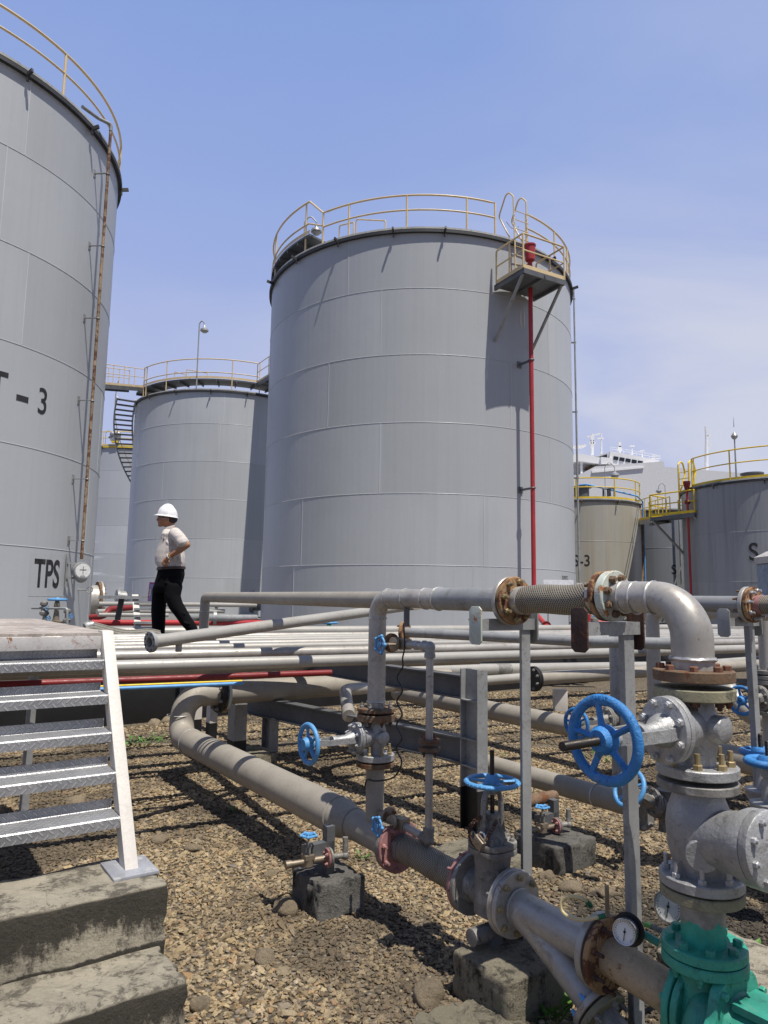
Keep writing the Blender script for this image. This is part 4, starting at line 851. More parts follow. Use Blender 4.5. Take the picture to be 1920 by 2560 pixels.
# cream earthing cable looped over the flange
pts = [PN(1400+x/3.19, 1900+y/3.19, n_) for x, y, n_ in ((245,1165,-.02),(205,1120,-.045),(150,1095,-.06),(85,1088,-.07),(30,1110,-.075),(8,1150,-.08),(20,1205,-.08),(70,1250,-.08),(150,1275,-.08),(240,1268,-.075),(300,1255,-.06),(360,1240,-.03))]
cb = single('earth_cable', (lambda m: (m.tube(smoothp(pts), .0062, 8), m)[1])(MB()), m_cable, 'cream cable looping over the flange of the suction pipe', 'cable', pts[0])
for a_, b_ in ((0, 1), (10, 11)):
    mb = MB(); mb.tube([pts[a_], pts[a_].lerp(pts[b_], .9)], .0085, 8); part('tape', mb, m_gtape, cb)
# pressure gauges
def gauge(label, c, d, R, st, mat, plate=True):
    c = V(c); d = V(d).normalized(); o = thing('pressure_gauge', label, 'pressure gauge', c, 'pressure gauges'); x, y, a = frame(d)
    mb = MB(); mb.lathe(c-d*.03, d, [(0,R*.8),(.004,R*.98),(.026,R*.98)], 30); part('case', mb, m_black, o)
    mb = MB(); mb.lathe(c-d*.006, d, [(0,R),(.014,R*1.02),(.017,R*.96),(.0165,R*.9),(.008,R*.9)], 36, cap=False); part('bezel', mb, m_chrome, o)
    mb = MB(); mb.lathe(c+d*.003, d, [(0,R*.9),(.001,R*.9)], 30); f = part('dial', mb, m_face, o)
    mb = MB()
    for i in range(21):
        q = R_(-135+270*i/20); e = y*math.cos(q)+x*math.sin(q); s = x*math.cos(q)-y*math.sin(q); mb.box(c+d*.0045+e*R*.76, (R*.03, R*(.16 if i % 4 == 0 else .09), .0006), (s, e, d))
    part('scale_mark', mb, m_ink, f)
    mb = MB(); e = (-y*.95-x*.1).normalized(); s = e.cross(d); mb.box(c+d*.0058+e*R*.2, (R*.05,R*1.0,.001), (s, e, d)); mb.lathe(c+d*.005, d, [(0,R*.1),(.002,R*.1)], 12); part('needle', mb, m_ink, f)
    if plate: mb = MB(); mb.lathe(c-d*.034, d, [(0,R*1.3),(.003,R*1.3)], 26); part('back_flange', mb, m_blk, o)
    mb = MB(); mb.tube(smoothp([c-d*.03, c-d*.05+V(st)*.3, c-d*.03+V(st)]), .0125, 10); part('stub', mb, mat, o)
    return o
gc = PN(1563, 2329, -.075); gauge('round white pressure gauge with chrome rim in front of the rust stained pipe', gc, (-.62,-.76,.12), .0385, PN(1640,2364,-.02)-gc, m_green)
gauge('white faced pressure gauge half hidden behind the vertical teal pipe', PN(1672, 2266, .22), (-.75,-.62,.1), .052, V((.12,.1,-.02)), m_castd, False)
mb = MB(); p0, p1, p2 = PN(1612,2309,.06), PN(1630,2316,.06), PN(1655,2328,.06); mb.box((p0+p1)/2, ((p1-p0).length, .02, .012), (p1-p0, A_N, (p1-p0).cross(A_N))); o = single('lever_valve', mb, m_lime, 'lime green lever handle sticking out behind the teal flange', 'valve lever', p0, bevel=.003)
mb = MB(); mb.tube([p1, p2, p2+V((.05,.03,-.02))], .009, 8); part('valve_stem', mb, m_castd, o)
# low gate valve with upright stem, chained
t0 = .878; c = L(t0,0,ZB); o = thing('gate_valve', 'grimy low gate valve with flat blue handwheel on top and a padlocked chain', 'gate valve', c)
mb = MB(); mb.lathe(c, A_T, [(-.10,.075),(-.08,.064),(-.04,.07),(0,.074),(.04,.07),(.08,.064),(.10,.075)], 30); mb.lathe(c, ZZ, [(-.09,.04),(-.07,.075),(0,.078),(.10,.07),(.15,.075)], 30); part('body', mb, m_castd, o, smooth=50)
flange(o, L(t0-.113,0,ZB), A_T, .121, .022, m_castd, n=0); flange(o, L(t0+.103,0,ZB), A_T, .123, .022, m_silver, n=8, br=.012, bmat=m_castd, side=-1, stud=.01)
for k, zz in enumerate((.155, .18)):
    mb = MB(); pl = [(math.copysign(abs(math.cos(q))**.7, math.cos(q))*.088, math.copysign(abs(math.sin(q))**.7, math.sin(q))*.088) for q in [2*math.pi*i/40 for i in range(40)]]
    mb.prism(pl, c+ZZ*zz, A_T, A_N, ZZ, .022); f = part('bonnet_flange', mb, m_castd, o, smooth=50, bevel=.003)
bolts(f, c+ZZ*.202, ZZ, .078, 8, .010, .012, m_castd, .2, .012)
mb = MB(); mb.lathe(c+ZZ*.2, ZZ, [(0,.058),(.03,.05),(.06,.03),(.085,.026),(.09,.036),(.105,.036)], 24); part('bonnet', mb, m_castd, o, smooth=50)
mb = MB()
for k in (-1, 1): mb.tube(smoothp([c+ZZ*.2+A_N*k*.05+A_T*k*.02, c+ZZ*.25+A_N*k*.052, c+ZZ*.36+A_N*k*.045, c+ZZ*.395+A_N*k*.02, c+ZZ*.4]), .0105, 8, flat=1.3)
mb.lathe(c+ZZ*.38, ZZ, [(0,.024),(.03,.026),(.04,.02)], 16); part('yoke', mb, m_castd, o, smooth=50)
wheel(o, c+ZZ*.425, ZZ, .114, m_blue2, 5, .0105, .03, dish=.0, knurl=36); stem(o, c+ZZ*.3, c+ZZ*.55, .0098, m_stem, .006)
raised_p = c+ZZ*.21-A_N*.055+A_T*.0
mb = MB(); pts = smoothp([c+ZZ*.30-A_N*.06, c+ZZ*.26-A_N*.09-A_T*.03, c+ZZ*.215-A_N*.10-A_T*.02, c+ZZ*.20-A_N*.098+A_T*.02, c+ZZ*.24-A_N*.07+A_T*.05, c+ZZ*.29-A_N*.03+A_T*.055], 6)
for i in range(0, len(pts)-1): d = pts[i+1]-pts[i]; mb.torus((pts[i]+pts[i+1])/2, d.cross(ZZ if i % 2 else A_T), .008, .0022, 10, 5)
ch = single('chain', mb, m_rustd, 'rusty chain wrapped round the yoke of the low gate valve', 'chain', c+ZZ*.3)
pk = c+ZZ*.212-A_N*.10+A_T*.03; o2 = thing('padlock', 'brown padlock hanging from the rusty chain on the low gate valve', 'padlock', pk)
ta = (A_T*.8-ZZ*.45).normalized(); mb = MB(); mb.box(pk+ZZ*.004, (.05,.022,.042), (ta, A_N, ta.cross(A_N))); part('lock_body', mb, m_brass, o2, bevel=.004)
mb = MB(); e = -ta.cross(A_N); e = e if e.z > 0 else -e; mb.tube(smoothp([pk+ta*.016+e*.02, pk+ta*.016+e*.042, pk+e*.052, pk-ta*.016+e*.042, pk-ta*.016+e*.02]), .0035, 6); part('shackle', mb, m_chrome, o2)
# big lower pipe
o = thing('lower_pipe', 'long dusty grey pipe slanting over the gravel from the far left elbow', 'pipe', L(-1.5,0,0))
ZR = .675; ta_ = -2.84
pth = fillet([L(ta_+.02,2.9,ZR), L(ta_,0.05,ZR), L(ta_,.0,ZB+.005), L(-.28,0,ZB)], [.165,.165], 10)
mb = MB(); mb.tube(pth, .1, 30); part('pipe', mb, m_dusty, o)
mb = MB(); mb.lathe(L(-.29,0,ZB), A_T, [(0,.1005),(.035,.099),(.12,.077),(.15,.075)], 32); mb.cyl(L(-.145,0,ZB), L(.215,0,ZB), .075, n=30); mb.cyl(L(.04,0,ZB), L(.04,0,.69), .0455, n=24); part('tee', mb, m_dusty, o, smooth=45)
weld(o, L(-.29,0,ZB), A_T, .1005, .005, m_dusty); weld(o, L(-.14,0,ZB), A_T, .076, .004, m_dusty); weld(o, L(-2.55,0,ZB), A_T, .1005, .004, m_weld); weld(o, L(ta_,.0,.52), ZZ, .1002, .004, m_weld)
flange(o, L(.225,0,ZB), A_T, .119, .022, m_castd, n=0); flange(o, L(.04,0,.682), ZZ, .096, .024, m_rust, n=0)
flange(o, L(ta_,.33,ZR), A_N, .165, .03, m_black, n=8, br=.016, bmat=m_castd, side=-1); flange(o, L(ta_,.38,ZR), A_N, .165, .024, m_mint, n=0)
# riser gate valve
gate_valve('gate_valve', 'mid height gate valve on the thin riser with upright blue handwheel facing left', .04, 0, .815, s=.78, wr=.1, sh=.385, tip=.41, wmat=m_blue2, zt=.925, zb=.702, Rf=.096, fm=m_rust, sb=.8)
# bypass with two little valves
o = thing('bypass_pipe', 'slim vertical bypass pipe with elbows beside the riser', 'pipe', L(.47,0,.4)); zt_, zl_ = 1.285, .435
def smallvalve(z, label):
    c = L(.245,0,z); q = thing('globe_valve', label, 'globe valve', c, 'small globe valves with blue star handwheels')
    mb = MB(); mb.lathe(c, A_T, [(-.05,.017),(-.03,.022),(0,.03),(.03,.022),(.055,.017)], 18); mb.lathe(c, -A_N, [(0,.02),(.03,.024),(.032,.034),(.05,.034)], 16); mb.box(c+A_T*.03, (.05,.05,.05), (A_T, A_N, ZZ)); part('body', mb, m_brass, q, smooth=45, bevel=.002)
    f = flange(q, L(.165,0,z), A_T, .047, .016, m_rustf if z > 1 else m_brass, n=4, br=.009, bmat=m_boltr, side=1, stud=.006)
    mb = MB()
    for k in (-1, 1): mb.tube([c-A_N*.045+A_T*k*.022, c-A_N*.09+A_T*k*.018, c-A_N*.1], .0055, 6)
    mb.cyl(c-A_N*.04, c-A_N*.125, .0055, n=8); part('yoke', mb, m_brass, q)
    starwheel(q, c-A_N*.125, -A_N, .046, m_blue2)
smallvalve(zt_, 'little bronze valve with blue star handwheel high on the riser'); smallvalve(zl_+.02, 'little grimy valve with blue star handwheel low on the riser')
mb = MB(); mb.cyl(L(.04,0,zt_), L(.155,0,zt_), .018, n=14); flange_b = part('stub', mb, m_rustf, o)
mb = MB(); mb.cyl(L(.04,0,zl_+.02), L(.155,0,zl_+.02), .018, n=14); part('stub', mb, m_brass, o)
mb = MB(); mb.tube(fillet([L(.29,0,zt_), L(.47,0,zt_), L(.47,0,.87)], .02, 5), .0172, 16); mb.tube(fillet([L(.47,0,.80), L(.47,0,zl_), L(.29,0,zl_+.01)], .02, 5), .0172, 16); part('pipe', mb, m_silver, o)
for z, up in ((zt_, -1), (zl_, 1)):
    mb = MB(); mb.ball(L(.47,0,z), .0255, 16, 10); mb.lathe(L(.47,0,z), ZZ*up, [(0,.0235),(.03,.0235),(.032,.026),(.05,.026),(.052,.02)], 18); mb.lathe(L(.47,0,z), -A_T, [(0,.0235),(.03,.0235),(.032,.026),(.045,.026)], 18); part('elbow', mb, m_cast if up < 0 else m_castd, o, smooth=45)
mb = MB(); mb.lathe(L(.36,0,zt_), A_T, [(0,.02),(.004,.024),(.024,.024),(.028,.02)], 6); part('union', mb, m_cast, o)
flange(o, L(.47,0,.862), ZZ, .05, .018, m_rust, n=4, br=.008, bmat=m_boltr, side=1); flange(o, L(.47,0,.828), ZZ, .05, .018, m_rust, n=4, br=.008, bmat=m_rustd, side=-1, stud=.015)
# ------------------------------------------------------------------ crossover stair at the left
def chequer():
    m, t, b = nt('chequer plate'); g = N(t, 'NewGeometry'); 
    mp = N(t, 'Mapping'); mp.inputs['Rotation'].default_value = (0, 0, -R_(35)); t.links.new(g.outputs['Position'], mp.inputs[0]); sx = N(t, 'SeparateXYZ'); t.links.new(mp.outputs[0], sx.inputs[0])
    sc_ = 1/.034; hs = []
    ad = N(t, 'Math', operation='ADD'); t.links.new(sx.outputs['Y'], ad.inputs[0]); t.links.new(sx.outputs['Z'], ad.inputs[1])
    def bars(sgn, off):
        a = N(t, 'Math', operation='MULTIPLY_ADD'); t.links.new(sx.outputs['X'], a.inputs[0]); a.inputs[1].default_value = sc_; a.inputs[2].default_value = off
        q = N(t, 'Math', operation='MULTIPLY_ADD'); t.links.new(ad.outputs[0], q.inputs[0]); q.inputs[1].default_value = sc_; q.inputs[2].default_value = off*.0+(.5 if off else 0)
        fx = N(t, 'Math', operation='FRACT'); t.links.new(a.outputs[0], fx.inputs[0]); fy = N(t, 'Math', operation='FRACT'); t.links.new(q.outputs[0], fy.inputs[0])
        cx = N(t, 'Math', operation='SUBTRACT'); t.links.new(fx.outputs[0], cx.inputs[0]); cx.inputs[1].default_value = .5
        cy = N(t, 'Math', operation='SUBTRACT'); t.links.new(fy.outputs[0], cy.inputs[0]); cy.inputs[1].default_value = .5
        p = N(t, 'Math', operation='ADD'); m_ = N(t, 'Math', operation='SUBTRACT')
        for n_ in (p, m_): t.links.new(cx.outputs[0], n_.inputs[0]); t.links.new(cy.outputs[0], n_.inputs[1])
        l, s = (p, m_) if sgn > 0 else (m_, p)
        al = N(t, 'Math', operation='ABSOLUTE'); t.links.new(l.outputs[0], al.inputs[0]); a2 = N(t, 'Math', operation='ABSOLUTE'); t.links.new(s.outputs[0], a2.inputs[0])
        return mul(t, ramp(t, al.outputs[0], .42, .5, 1, 0), ramp(t, a2.outputs[0], .08, .16, 1, 0))
    mx = N(t, 'Math', operation='MAXIMUM'); t.links.new(bars(1, 0), mx.inputs[0]); t.links.new(bars(-1, .5), mx.inputs[1])
    w_ = nz(t, (1,1,1), 5, 6, .7); f = nz(t, (1,1,1), 45, 4, .65)
    c = mix(t, ramp(t, w_, .3, .7), (.27,.275,.29), (.42,.42,.42)); c = mix(t, ramp(t, f, .45, .75, 0, .35), c, (.2,.19,.18))
    rs = nz(t, (1,1,1), 7, 7, .75); c = mix(t, ramp(t, rs, .66, .72, 0, .85), c, (.22,.1,.06)); c = mix(t, mul(t, mx.outputs[0], .45), c, (.7,.7,.7))
    t.links.new(c, b.inputs['Base Color']); b.inputs['Metallic'].default_value = .45; b.inputs['Roughness'].default_value = .42; bump(t, b, mx.outputs[0], .9, .006)
    return m
m_chq = chequer()
m_deck = paint('flaking deck paint', (.37,.325,.29), .85, var=.25, rust=.28, rustcol=(.17,.085,.05), grime=.5, gcol=(.2,.15,.11), sc=2.2, chalk=.7, bmp=.6, rs=11)
m_fascia = paint('rust streaked white fascia', (.52,.50,.48), .65, var=.1, rust=.28, rustcol=(.2,.08,.03), grime=.5, gcol=(.3,.22,.18), sc=2.2, chalk=.3)
ns = -1.262
def TZn(x, y, n): p = PN(x, y, n); q = p-B0; return q.dot(UU), p.z
tf, zf = TZn(327, 2178, ns); tp, zp = TZn(268, 1582, ns)
o = thing('crossover_stair', 'steep white and grey metal stair with five chequer plate treads at the left edge', 'stair', L(tf, ns-.4, .5))
def stringer(n0, name='stringer'):
    a, b = L(tf-.02, n0, .5), L(tp-.025, n0, zp+.01); mb = MB(); d = (b-a).normalized(); nd = A_N.cross(d); nd = nd if nd.dot(A_T) > 0 else -nd
    hw = .024; w2 = .04
    mb.add([a-A_N*hw+A_T*w2, a+A_N*hw+A_T*w2, a+A_N*hw-A_T*w2, a-A_N*hw-A_T*w2, b-A_N*hw+A_T*.035, b+A_N*hw+A_T*.035, b+A_N*hw-A_T*.04, b-A_N*hw-A_T*.04], [(3,2,1,0),(4,5,6,7),(0,1,5,4),(1,2,6,5),(2,3,7,6),(3,0,4,7)])
    part(name, mb, m_whitep, o, bevel=.003)
    mb = MB(); mb.box(L(tf-.02, n0, .506), (.19,.16,.012), (A_T, A_N, ZZ)); part('foot_plate', mb, m_foot, o, bevel=.002)
stringer(ns); stringer(ns-.92)
for (x, y) in ((258,1672),(267,1760),(276,1855),(287,1956),(297,2069)):
    t_, z_ = TZn(x, y, ns-.03); mb = MB(); n0 = ns-.46; w_ = .866; z1 = z_+.038
    pr = [(0,0),(0,.033),(-.005,.038),(-.13,.038),(-.134,.042),(-.134,.074),(-.137,.074),(-.137,.035),(-.005,.035),(-.003,.0)]
    mb.prism([(a_, b_) for a_, b_ in pr], L(t_, n0-w_/2, z_), A_T, ZZ, A_N, w_); part('tread', mb, m_chq, o, smooth=20)
mb = MB(); mb.box(L(tp-1.0, ns-.46, zp-.006), (2.0, .97, .012), (A_T, A_N, ZZ)); part('deck', mb, m_deck, o)
mb = MB(); mb.box(L(tp+.0, ns-.485, zp-.041), (.012, .93, .056), (A_T, A_N, ZZ)); part('fascia', mb, m_fascia, o, bevel=.002)
for k, n0 in ((0, ns+.02), (1, ns-.94)):
    mb = MB(); mb.box(L(tp-1.01, n0, zp-.041), (1.97, .012, .056), (A_T, A_N, ZZ)); part('fascia', mb, m_grey, o)
    mb = MB(); mb.box(L(tp-1.9, n0, zp/2-.035), (.05,.05,zp-.07), (A_T, A_N, ZZ)); part('leg', mb, m_grey, o)
# concrete steps
def rough_block(pts_tnz, amp, seed, cuts=22):
    """box in plant grid (t0,t1,n0,n1,z0,z1) with worn edges and uneven faces"""
    t0, t1, n0, n1, z0, z1 = pts_tnz; bm = bmesh.new(); bmesh.ops.create_cube(bm, size=1)
    bmesh.ops.scale(bm, verts=bm.verts, vec=(t1-t0, n1-n0, z1-z0)); bmesh.ops.translate(bm, verts=bm.verts, vec=((t0+t1)/2, (n0+n1)/2, (z0+z1)/2))
    bmesh.ops.bevel(bm, geom=bm.edges[:], offset=.012, segments=2, affect='EDGES', profile=.5)
    ln = max(.010, min(t1-t0, n1-n0, z1-z0)/12)
    for _ in range(4):
        es = [e for e in bm.edges if e.calc_length() > ln*1.6]
        if not es or len(bm.verts) > 14000: break
        bmesh.ops.subdivide_edges(bm, edges=es, cuts=1, use_grid_fill=True)
    bmesh.ops.triangulate(bm, faces=bm.faces[:])
    mb = MB(); out = []
    for v_ in bm.verts:
        p = V(v_.co); q = p*7+V((seed*3.1, seed, 0)); d = V((noise.noise(q), noise.noise(q+V((9,0,0))), noise.noise(q+V((0,9,0)))))*amp + V((noise.noise(q*3.3), noise.noise(q*3.3+V((5,0,0))), noise.noise(q*3.3+V((0,5,0)))))*amp*.6 + V((noise.noise(q*9), noise.noise(q*9+V((5,0,0))), noise.noise(q*9+V((0,5,0)))))*amp*.4
        ed = sum(1 for a_, lo, hi in ((p.x,t0,t1),(p.y,n0,n1),(p.z,z0,z1)) if min(abs(a_-lo), abs(a_-hi)) < .03)
        if ed >= 2: d = d*1.8; c_ = V(((t0+t1)/2,(n0+n1)/2,(z0+z1)/2)); ch = max(0, noise.noise(q*1.9+V((0,0,7)))+.7*noise.noise(q*4.3+V((3,0,7)))-.1); d += (c_-p).normalized()*ch*amp*8.0
        p = p+d; out.append(L(p.x, p.y, p.z))
    mb.v = [tuple(p) for p in out]; bm.verts.index_update(); mb.f = [[v_.index for v_ in f.verts] for f in bm.faces]; mb.mi = [0]*len(mb.f); mb.tone = [.5]*len(mb.f); bm.free(); return mb
o = thing('concrete_steps', 'two worn mould-blackened concrete steps at the bottom left corner', 'steps', L(.5,-1.7,0))
part('step', rough_block((.14,.485,-2.7,-1.178,0,.5), .0042, 3), m_conc, o, smooth=60)
part('step', rough_block((.487,.775,-2.7,-1.20,0,.31), .0042, 5), m_conc, o, smooth=60)
# ------------------------------------------------------------------ supports of the process line
def angle_post(name, label, p0, p1, w, mat, group=None, th=.006):
    p0, p1 = V(p0), V(p1); o = thing(name, label, 'pipe support', p0, group); ln = (p1-p0).length; mb = MB(); d = (p1-p0).normalized(); c = (p0+p1)/2
    mb.box(c, (w, th, ln), (A_N, A_T, d)); mb.box(c+A_N*(w/2-th/2)-A_T*(w/2+th/2), (th, w, ln), (A_N, A_T, d)); part('post', mb, mat, o); return o
def tsupport(label, t_, zbeam, n_a, n_b, npost, zfoot, w, plmat, bmat, foot_t=None, foot_n=None, black=False):
    ft = t_ if foot_t is None else foot_t; fn = npost if foot_n is None else foot_n
    o = angle_post('pipe_support', label, L(ft, fn, zfoot), L(t_, npost, zbeam-.0), w, m_grey, 'T shaped pipe supports')
    mb = MB(); mb.box(L(t_+.008, (n_a+n_b)/2, zbeam+.015), (n_b-n_a, .006, .045), (A_N, A_T, ZZ)); mb.box(L(t_-.022, (n_a+n_b)/2, zbeam+.034), (n_b-n_a, .065, .006), (A_N, A_T, ZZ)); part('cross_beam', mb, bmat, o)
    for n0, m_ in ((n_a, plmat[0]), (n_b, plmat[1])):
        mb = MB(); pl = [(-.035,-.062),(-.02,-.075),(.02,-.075),(.035,-.062),(.035,.062),(.02,.075),(-.02,.075),(-.035,.062)]
        mb.prism([(a_, b_) for a_, b_ in pl], L(t_-.01, n0-.004, zbeam+.012), A_T, ZZ, A_N, .008); part('end_plate', mb, m_, o, bevel=.002)
    return o
tsupport('slim grey T support under the rusty riser flange, end plate streaked with rust', .955, 1.39, -.15, .17, .12, 0, .05, (m_mint, m_grey), m_grey, foot_t=.95)
tsupport('scraped grey T support post with dark rusted end plates behind the big blue handwheel', 1.47, 1.395, -.15, .16, .10, 0, .055, (m_rustd, m_rustd), m_grey)
# small post with stub under the low gate valve
p = PN(1240, 2430, .0); tb = (p-B0).dot(UU)
o = thing('pipe_support', 'short square post with black foot and round stub under the low gate valve', 'pipe support', L(tb,-.02,0))
mb = MB(); mb.box(L(tb,-.02,.16), (.06,.06,.14), (A_T, A_N, ZZ)); part('post', mb, m_dgrey, o, bevel=.003)
mb = MB(); mb.box(L(tb,-.02,.045), (.0605,.0605,.09), (A_T, A_N, ZZ)); part('painted_foot', mb, m_black, o, bevel=.003)
mb = MB(); mb.cyl(L(tb,-.13,.215), L(tb,.12,.215), .032, n=24); part('stub', mb, m_castd, o, bevel=.002)
# plinths
def plinth(label, cx, ct, w, d, h, seed, amp=.0045, mat=m_concb, z0=0):
    mb = rough_block((ct-d/2, ct+d/2, cx-w/2, cx+w/2, z0-.02, h), amp, seed); return single('concrete_plinth', mb, mat, label, 'concrete block', L(ct, cx, 0), 'concrete plinths under the pipes', smooth=60)
plinth('tar blackened chamfered concrete block under the low drain valve beside the long dusty pipe', -.18, -.09, .26, .27, .165, 1, mat=concrete('tarred concrete', (.2,.19,.17), (.012,.012,.012), 1.0))
plinth('dark concrete block under the second drain valve, behind the low gate valve', 1.22, .12, .34, .34, .16, 2, mat=concrete('tarred concrete b', (.17,.16,.14), (.012,.011,.01), 1.0))
plinth('mossy concrete block beneath the low gate valve and suction pipe', .03, .99, .42, .30, .17, 4, mat=m_concb)
plinth('broken concrete slab lying at the bottom edge of the gravel', -.28, 1.10, .36, .34, .045, 6, amp=.014, mat=m_concb)
plinth('low concrete footing with steel plate behind the braided low hose', .72, -.05, .5, .45, .09, 8, mat=m_concb)
plinth('pale concrete plinth behind the teal pump at the right edge', .62, 1.62, .4, .6, .2, 9, mat=m_conc)
# drain valves
def drain(label, base, post_t, post_n, zpipe, mirror=1, matf=m_pink, grp='little drain valves with pink flanges'):
    o = thing('drain_valve', label, 'drain valve', base, grp)
    mb = MB(); c = L(post_t, post_n, 0); mb.box(c+ZZ*(zpipe*.5+.07), (.045,.045,zpipe-.14), (A_T, A_N, ZZ)); mb.box(c-A_T*.0-A_N*.06+ZZ*(zpipe-.10), (.045,.16,.06), (A_T, A_N, ZZ)); part('post', mb, m_dgrey, o)
    z = zpipe-.135; fc = c+A_T*.0-A_N*.02+ZZ*z-A_T*(-.03)
    d = (-A_N*.9-A_T*.1).normalized()
    mb = MB(); mb.tube(fillet([c+A_T*.06+A_N*.06+ZZ*(zpipe-.05), c+A_T*.06+A_N*.06+ZZ*(z), c+A_T*.04-A_N*.02+ZZ*z], .02, 4), .014, 10); mb.ball(c+A_T*.06+A_N*.06+ZZ*z, .021, 10, 8); part('feed_pipe', mb, m_castd, o)
    p = c+A_T*.04-A_N*.03+ZZ*z
    flange(o, p, d, .045, .012, matf, n=4, br=.0085, bmat=m_pink, side=1, stud=.006); flange(o, p-d*.014, d, .045, .012, m_castd, n=0)
    mb = MB(); mb.cyl(p, p+d*.19, .0135, n=12); mb.lathe(p+d*.10, ZZ, [(-.025,.015),(-.02,.026),(.02,.026),(.022,.02)], 14); mb.box(p+d*.10+ZZ*.02, (.05,.05,.02), (A_T, A_N, ZZ)); mb.lathe(p+d*.185, d, [(0,.0135),(.002,.018),(.03,.018)], 14); part('body', mb, m_brass, o, smooth=45)
    mb = MB()
    for k in (-1, 1): mb.tube([p+d*.10+ZZ*.03+A_T*k*.014, p+d*.10+ZZ*.085+A_T*k*.014], .005, 6)
    mb.cyl(p+d*.10+ZZ*.03, p+d*.10+ZZ*.115, .005, n=8); part('yoke', mb, m_castd, o)
    starwheel(o, p+d*.10+ZZ*.118, ZZ, .042, m_blue2); return o
drain('blue wheeled drain valve with pink flange over the tarred block under the long dusty pipe', L(-.09,-.2,.165), -.08, -.19, .385)
drain('far drain valve with pink flange and rusty stub behind the low gate valve', L(.10,1.2,.17), .09, 1.25, .34)
p = L(.03,1.13,.335); mb = MB(); mb.cyl(p-A_N*.05, p+A_N*.2, .034, n=20); st = single('pipe_stub', mb, m_rust, 'rusty short pipe stub with grey end plate beside the far drain valve', 'pipe stub', p)
mb = MB(); pl = [(-.035,-.06),(-.02,-.075),(.02,-.075),(.035,-.06),(.035,.06),(.02,.075),(-.02,.075),(-.035,.06)]; mb.prism(pl, p-A_N*.058, A_T, ZZ, A_N, .008); part('end_plate', mb, m_mint, st)
# H column with its two beams, carrying the pipe rack
hc = PZ(1206, 1676, 1.04); ht, hn = (hc-B0).dot(UU)-.085, (hc-B0).dot(VV)
o = thing('steel_frame', 'grey steel H column with black foot and two long I beams under the pipe rack', 'steel frame', L(ht, hn, 0))
def hcol(t_, n_, z0, z1, h=.17, w=.092):
    mb = MB(); c = L(t_, n_, (z0+z1)/2)
    for k in (-1, 1): mb.box(c+A_T*k*(h/2-.005), (.01,w,z1-z0), (A_T, A_N, ZZ))
    return mb.box(c, (h-.02,.008,z1-z0), (A_T, A_N, ZZ))
part('column', hcol(ht, hn, .27, 1.04), m_grey, o); part('painted_foot', hcol(ht, hn, .0, .268), m_black, o)
for z in (.835, .585, .41): mb = MB(); mb.box(L(ht, hn-.026, z), (.148,.04,.008), (A_T, A_N, ZZ)); mb.box(L(ht, hn+.026, z), (.148,.04,.008), (A_T, A_N, ZZ)); part('stiffener', mb, m_grey, o)
mb = MB(); mb.ibeam(L(ht-.088, hn, .915), L(-5.6, hn-.25, .915), .155, .10); part('beam', mb, m_dgrey, o)
mb = MB(); mb.ibeam(L(ht-.088, hn, .50), L(-3.4, hn-.42, .50), .17, .10); part('beam', mb, m_dgrey, o)
for t_, n_ in ((-3.2, hn-.19), (-5.4, hn-.24)):
    part('rear_column', hcol(t_, n_, .02, .835), m_grey, o)
# ------------------------------------------------------------------ pipe rack running across
RD = V((.891,.454,0)).normalized()
def rack_pipe(label, x, y, z, r, mat, s0, s1, name='rack_pipe', group='pipes of the rack', D=None, rings=(), dirv=None, n=22):
    p = PD(x, y, D) if D else PZ(x, y, z); d = (dirv or RD); o = thing(name, label, 'pipe', p+d*s0, group); mb = MB(); mb.cyl(p+d*s0, p+d*s1, r, n=n); part('pipe', mb, mat, o)
    for s, m_, w_ in rings: mb = MB(); mb.cyl(p+d*(s-w_/2), p+d*(s+w_/2), r*1.012, n=n); part('painted_band', mb, m_, o)
    return o
zr = 1.085
rack_pipe('nearest long silver pipe of the rack, streaked with grime underneath', 280, 1667, zr, .0375, m_white, -3.2, 9, rings=((4.3, m_rustf, .025),))
rack_pipe('second silver pipe of the rack from the camera', 280, 1641, zr, .041, m_silver, -3.6, 9)
rack_pipe('third rack pipe, thin and white', 310, 1623, zr, .032, m_white, -4, 9)
rack_pipe('fourth rack pipe, with flaking pale paint', 310, 1614, zr, .032, m_silver, -4, 9)
rack_pipe('fifth rack pipe from the camera', 310, 1606, zr, .033, m_white, -4, 9.5)
rack_pipe('sixth rack pipe from the camera, cream white', 310, 1600, zr, .034, m_white, -4, 10)
rack_pipe('seventh rack pipe, far side', 310, 1594, zr, .036, m_silver, -4, 10)
rack_pipe('farthest white pipe of the rack, passing behind the man', 410, 1580, 1.0, .075, m_white, -1.0, 14, D=10.0, rings=((.42, m_band, .03),))
RP = V((-RD.y, RD.x, 0)); rl = lambda dist, x, z: (lambda p, : p)(RP*dist+RD*0)
for lab, dist, z, r in (('lower tier rack pipe nearest the camera, half hidden', 6.05, .90, .046), ('middle lower tier rack pipe, half hidden', 6.27, .90, .046), ('rear lower tier rack pipe, half hidden', 6.70, .92, .055)):
    p = RP*dist+ZZ*z; o = thing('rack_pipe', lab, 'pipe', p-RD*4.5, 'lower tier pipes of the rack'); mb = MB(); mb.cyl(p-RD*4.5, p+RD*4.2, r, n=18); part('pipe', mb, m_dusty, o)
rack_pipe('red fire pipe running low behind the ladder', 300, 1701, 0, .0225, m_redd, -3, 1.5, name='fire_pipe', D=4.7, group=None)  # darker red carries the shade beneath the rack and platform
rack_pipe('thin yellow pipe low behind the ladder', 300, 1714.5, 0, .0085, m_yel, -3, .85, name='gas_pipe', D=4.9, group=None, n=10)
rack_pipe('thin light blue pipe low behind the ladder, below the yellow one', 300, 1721, 0, .0125, m_bluep, -3, .85, name='water_pipe', D=4.85, group=None, n=12)
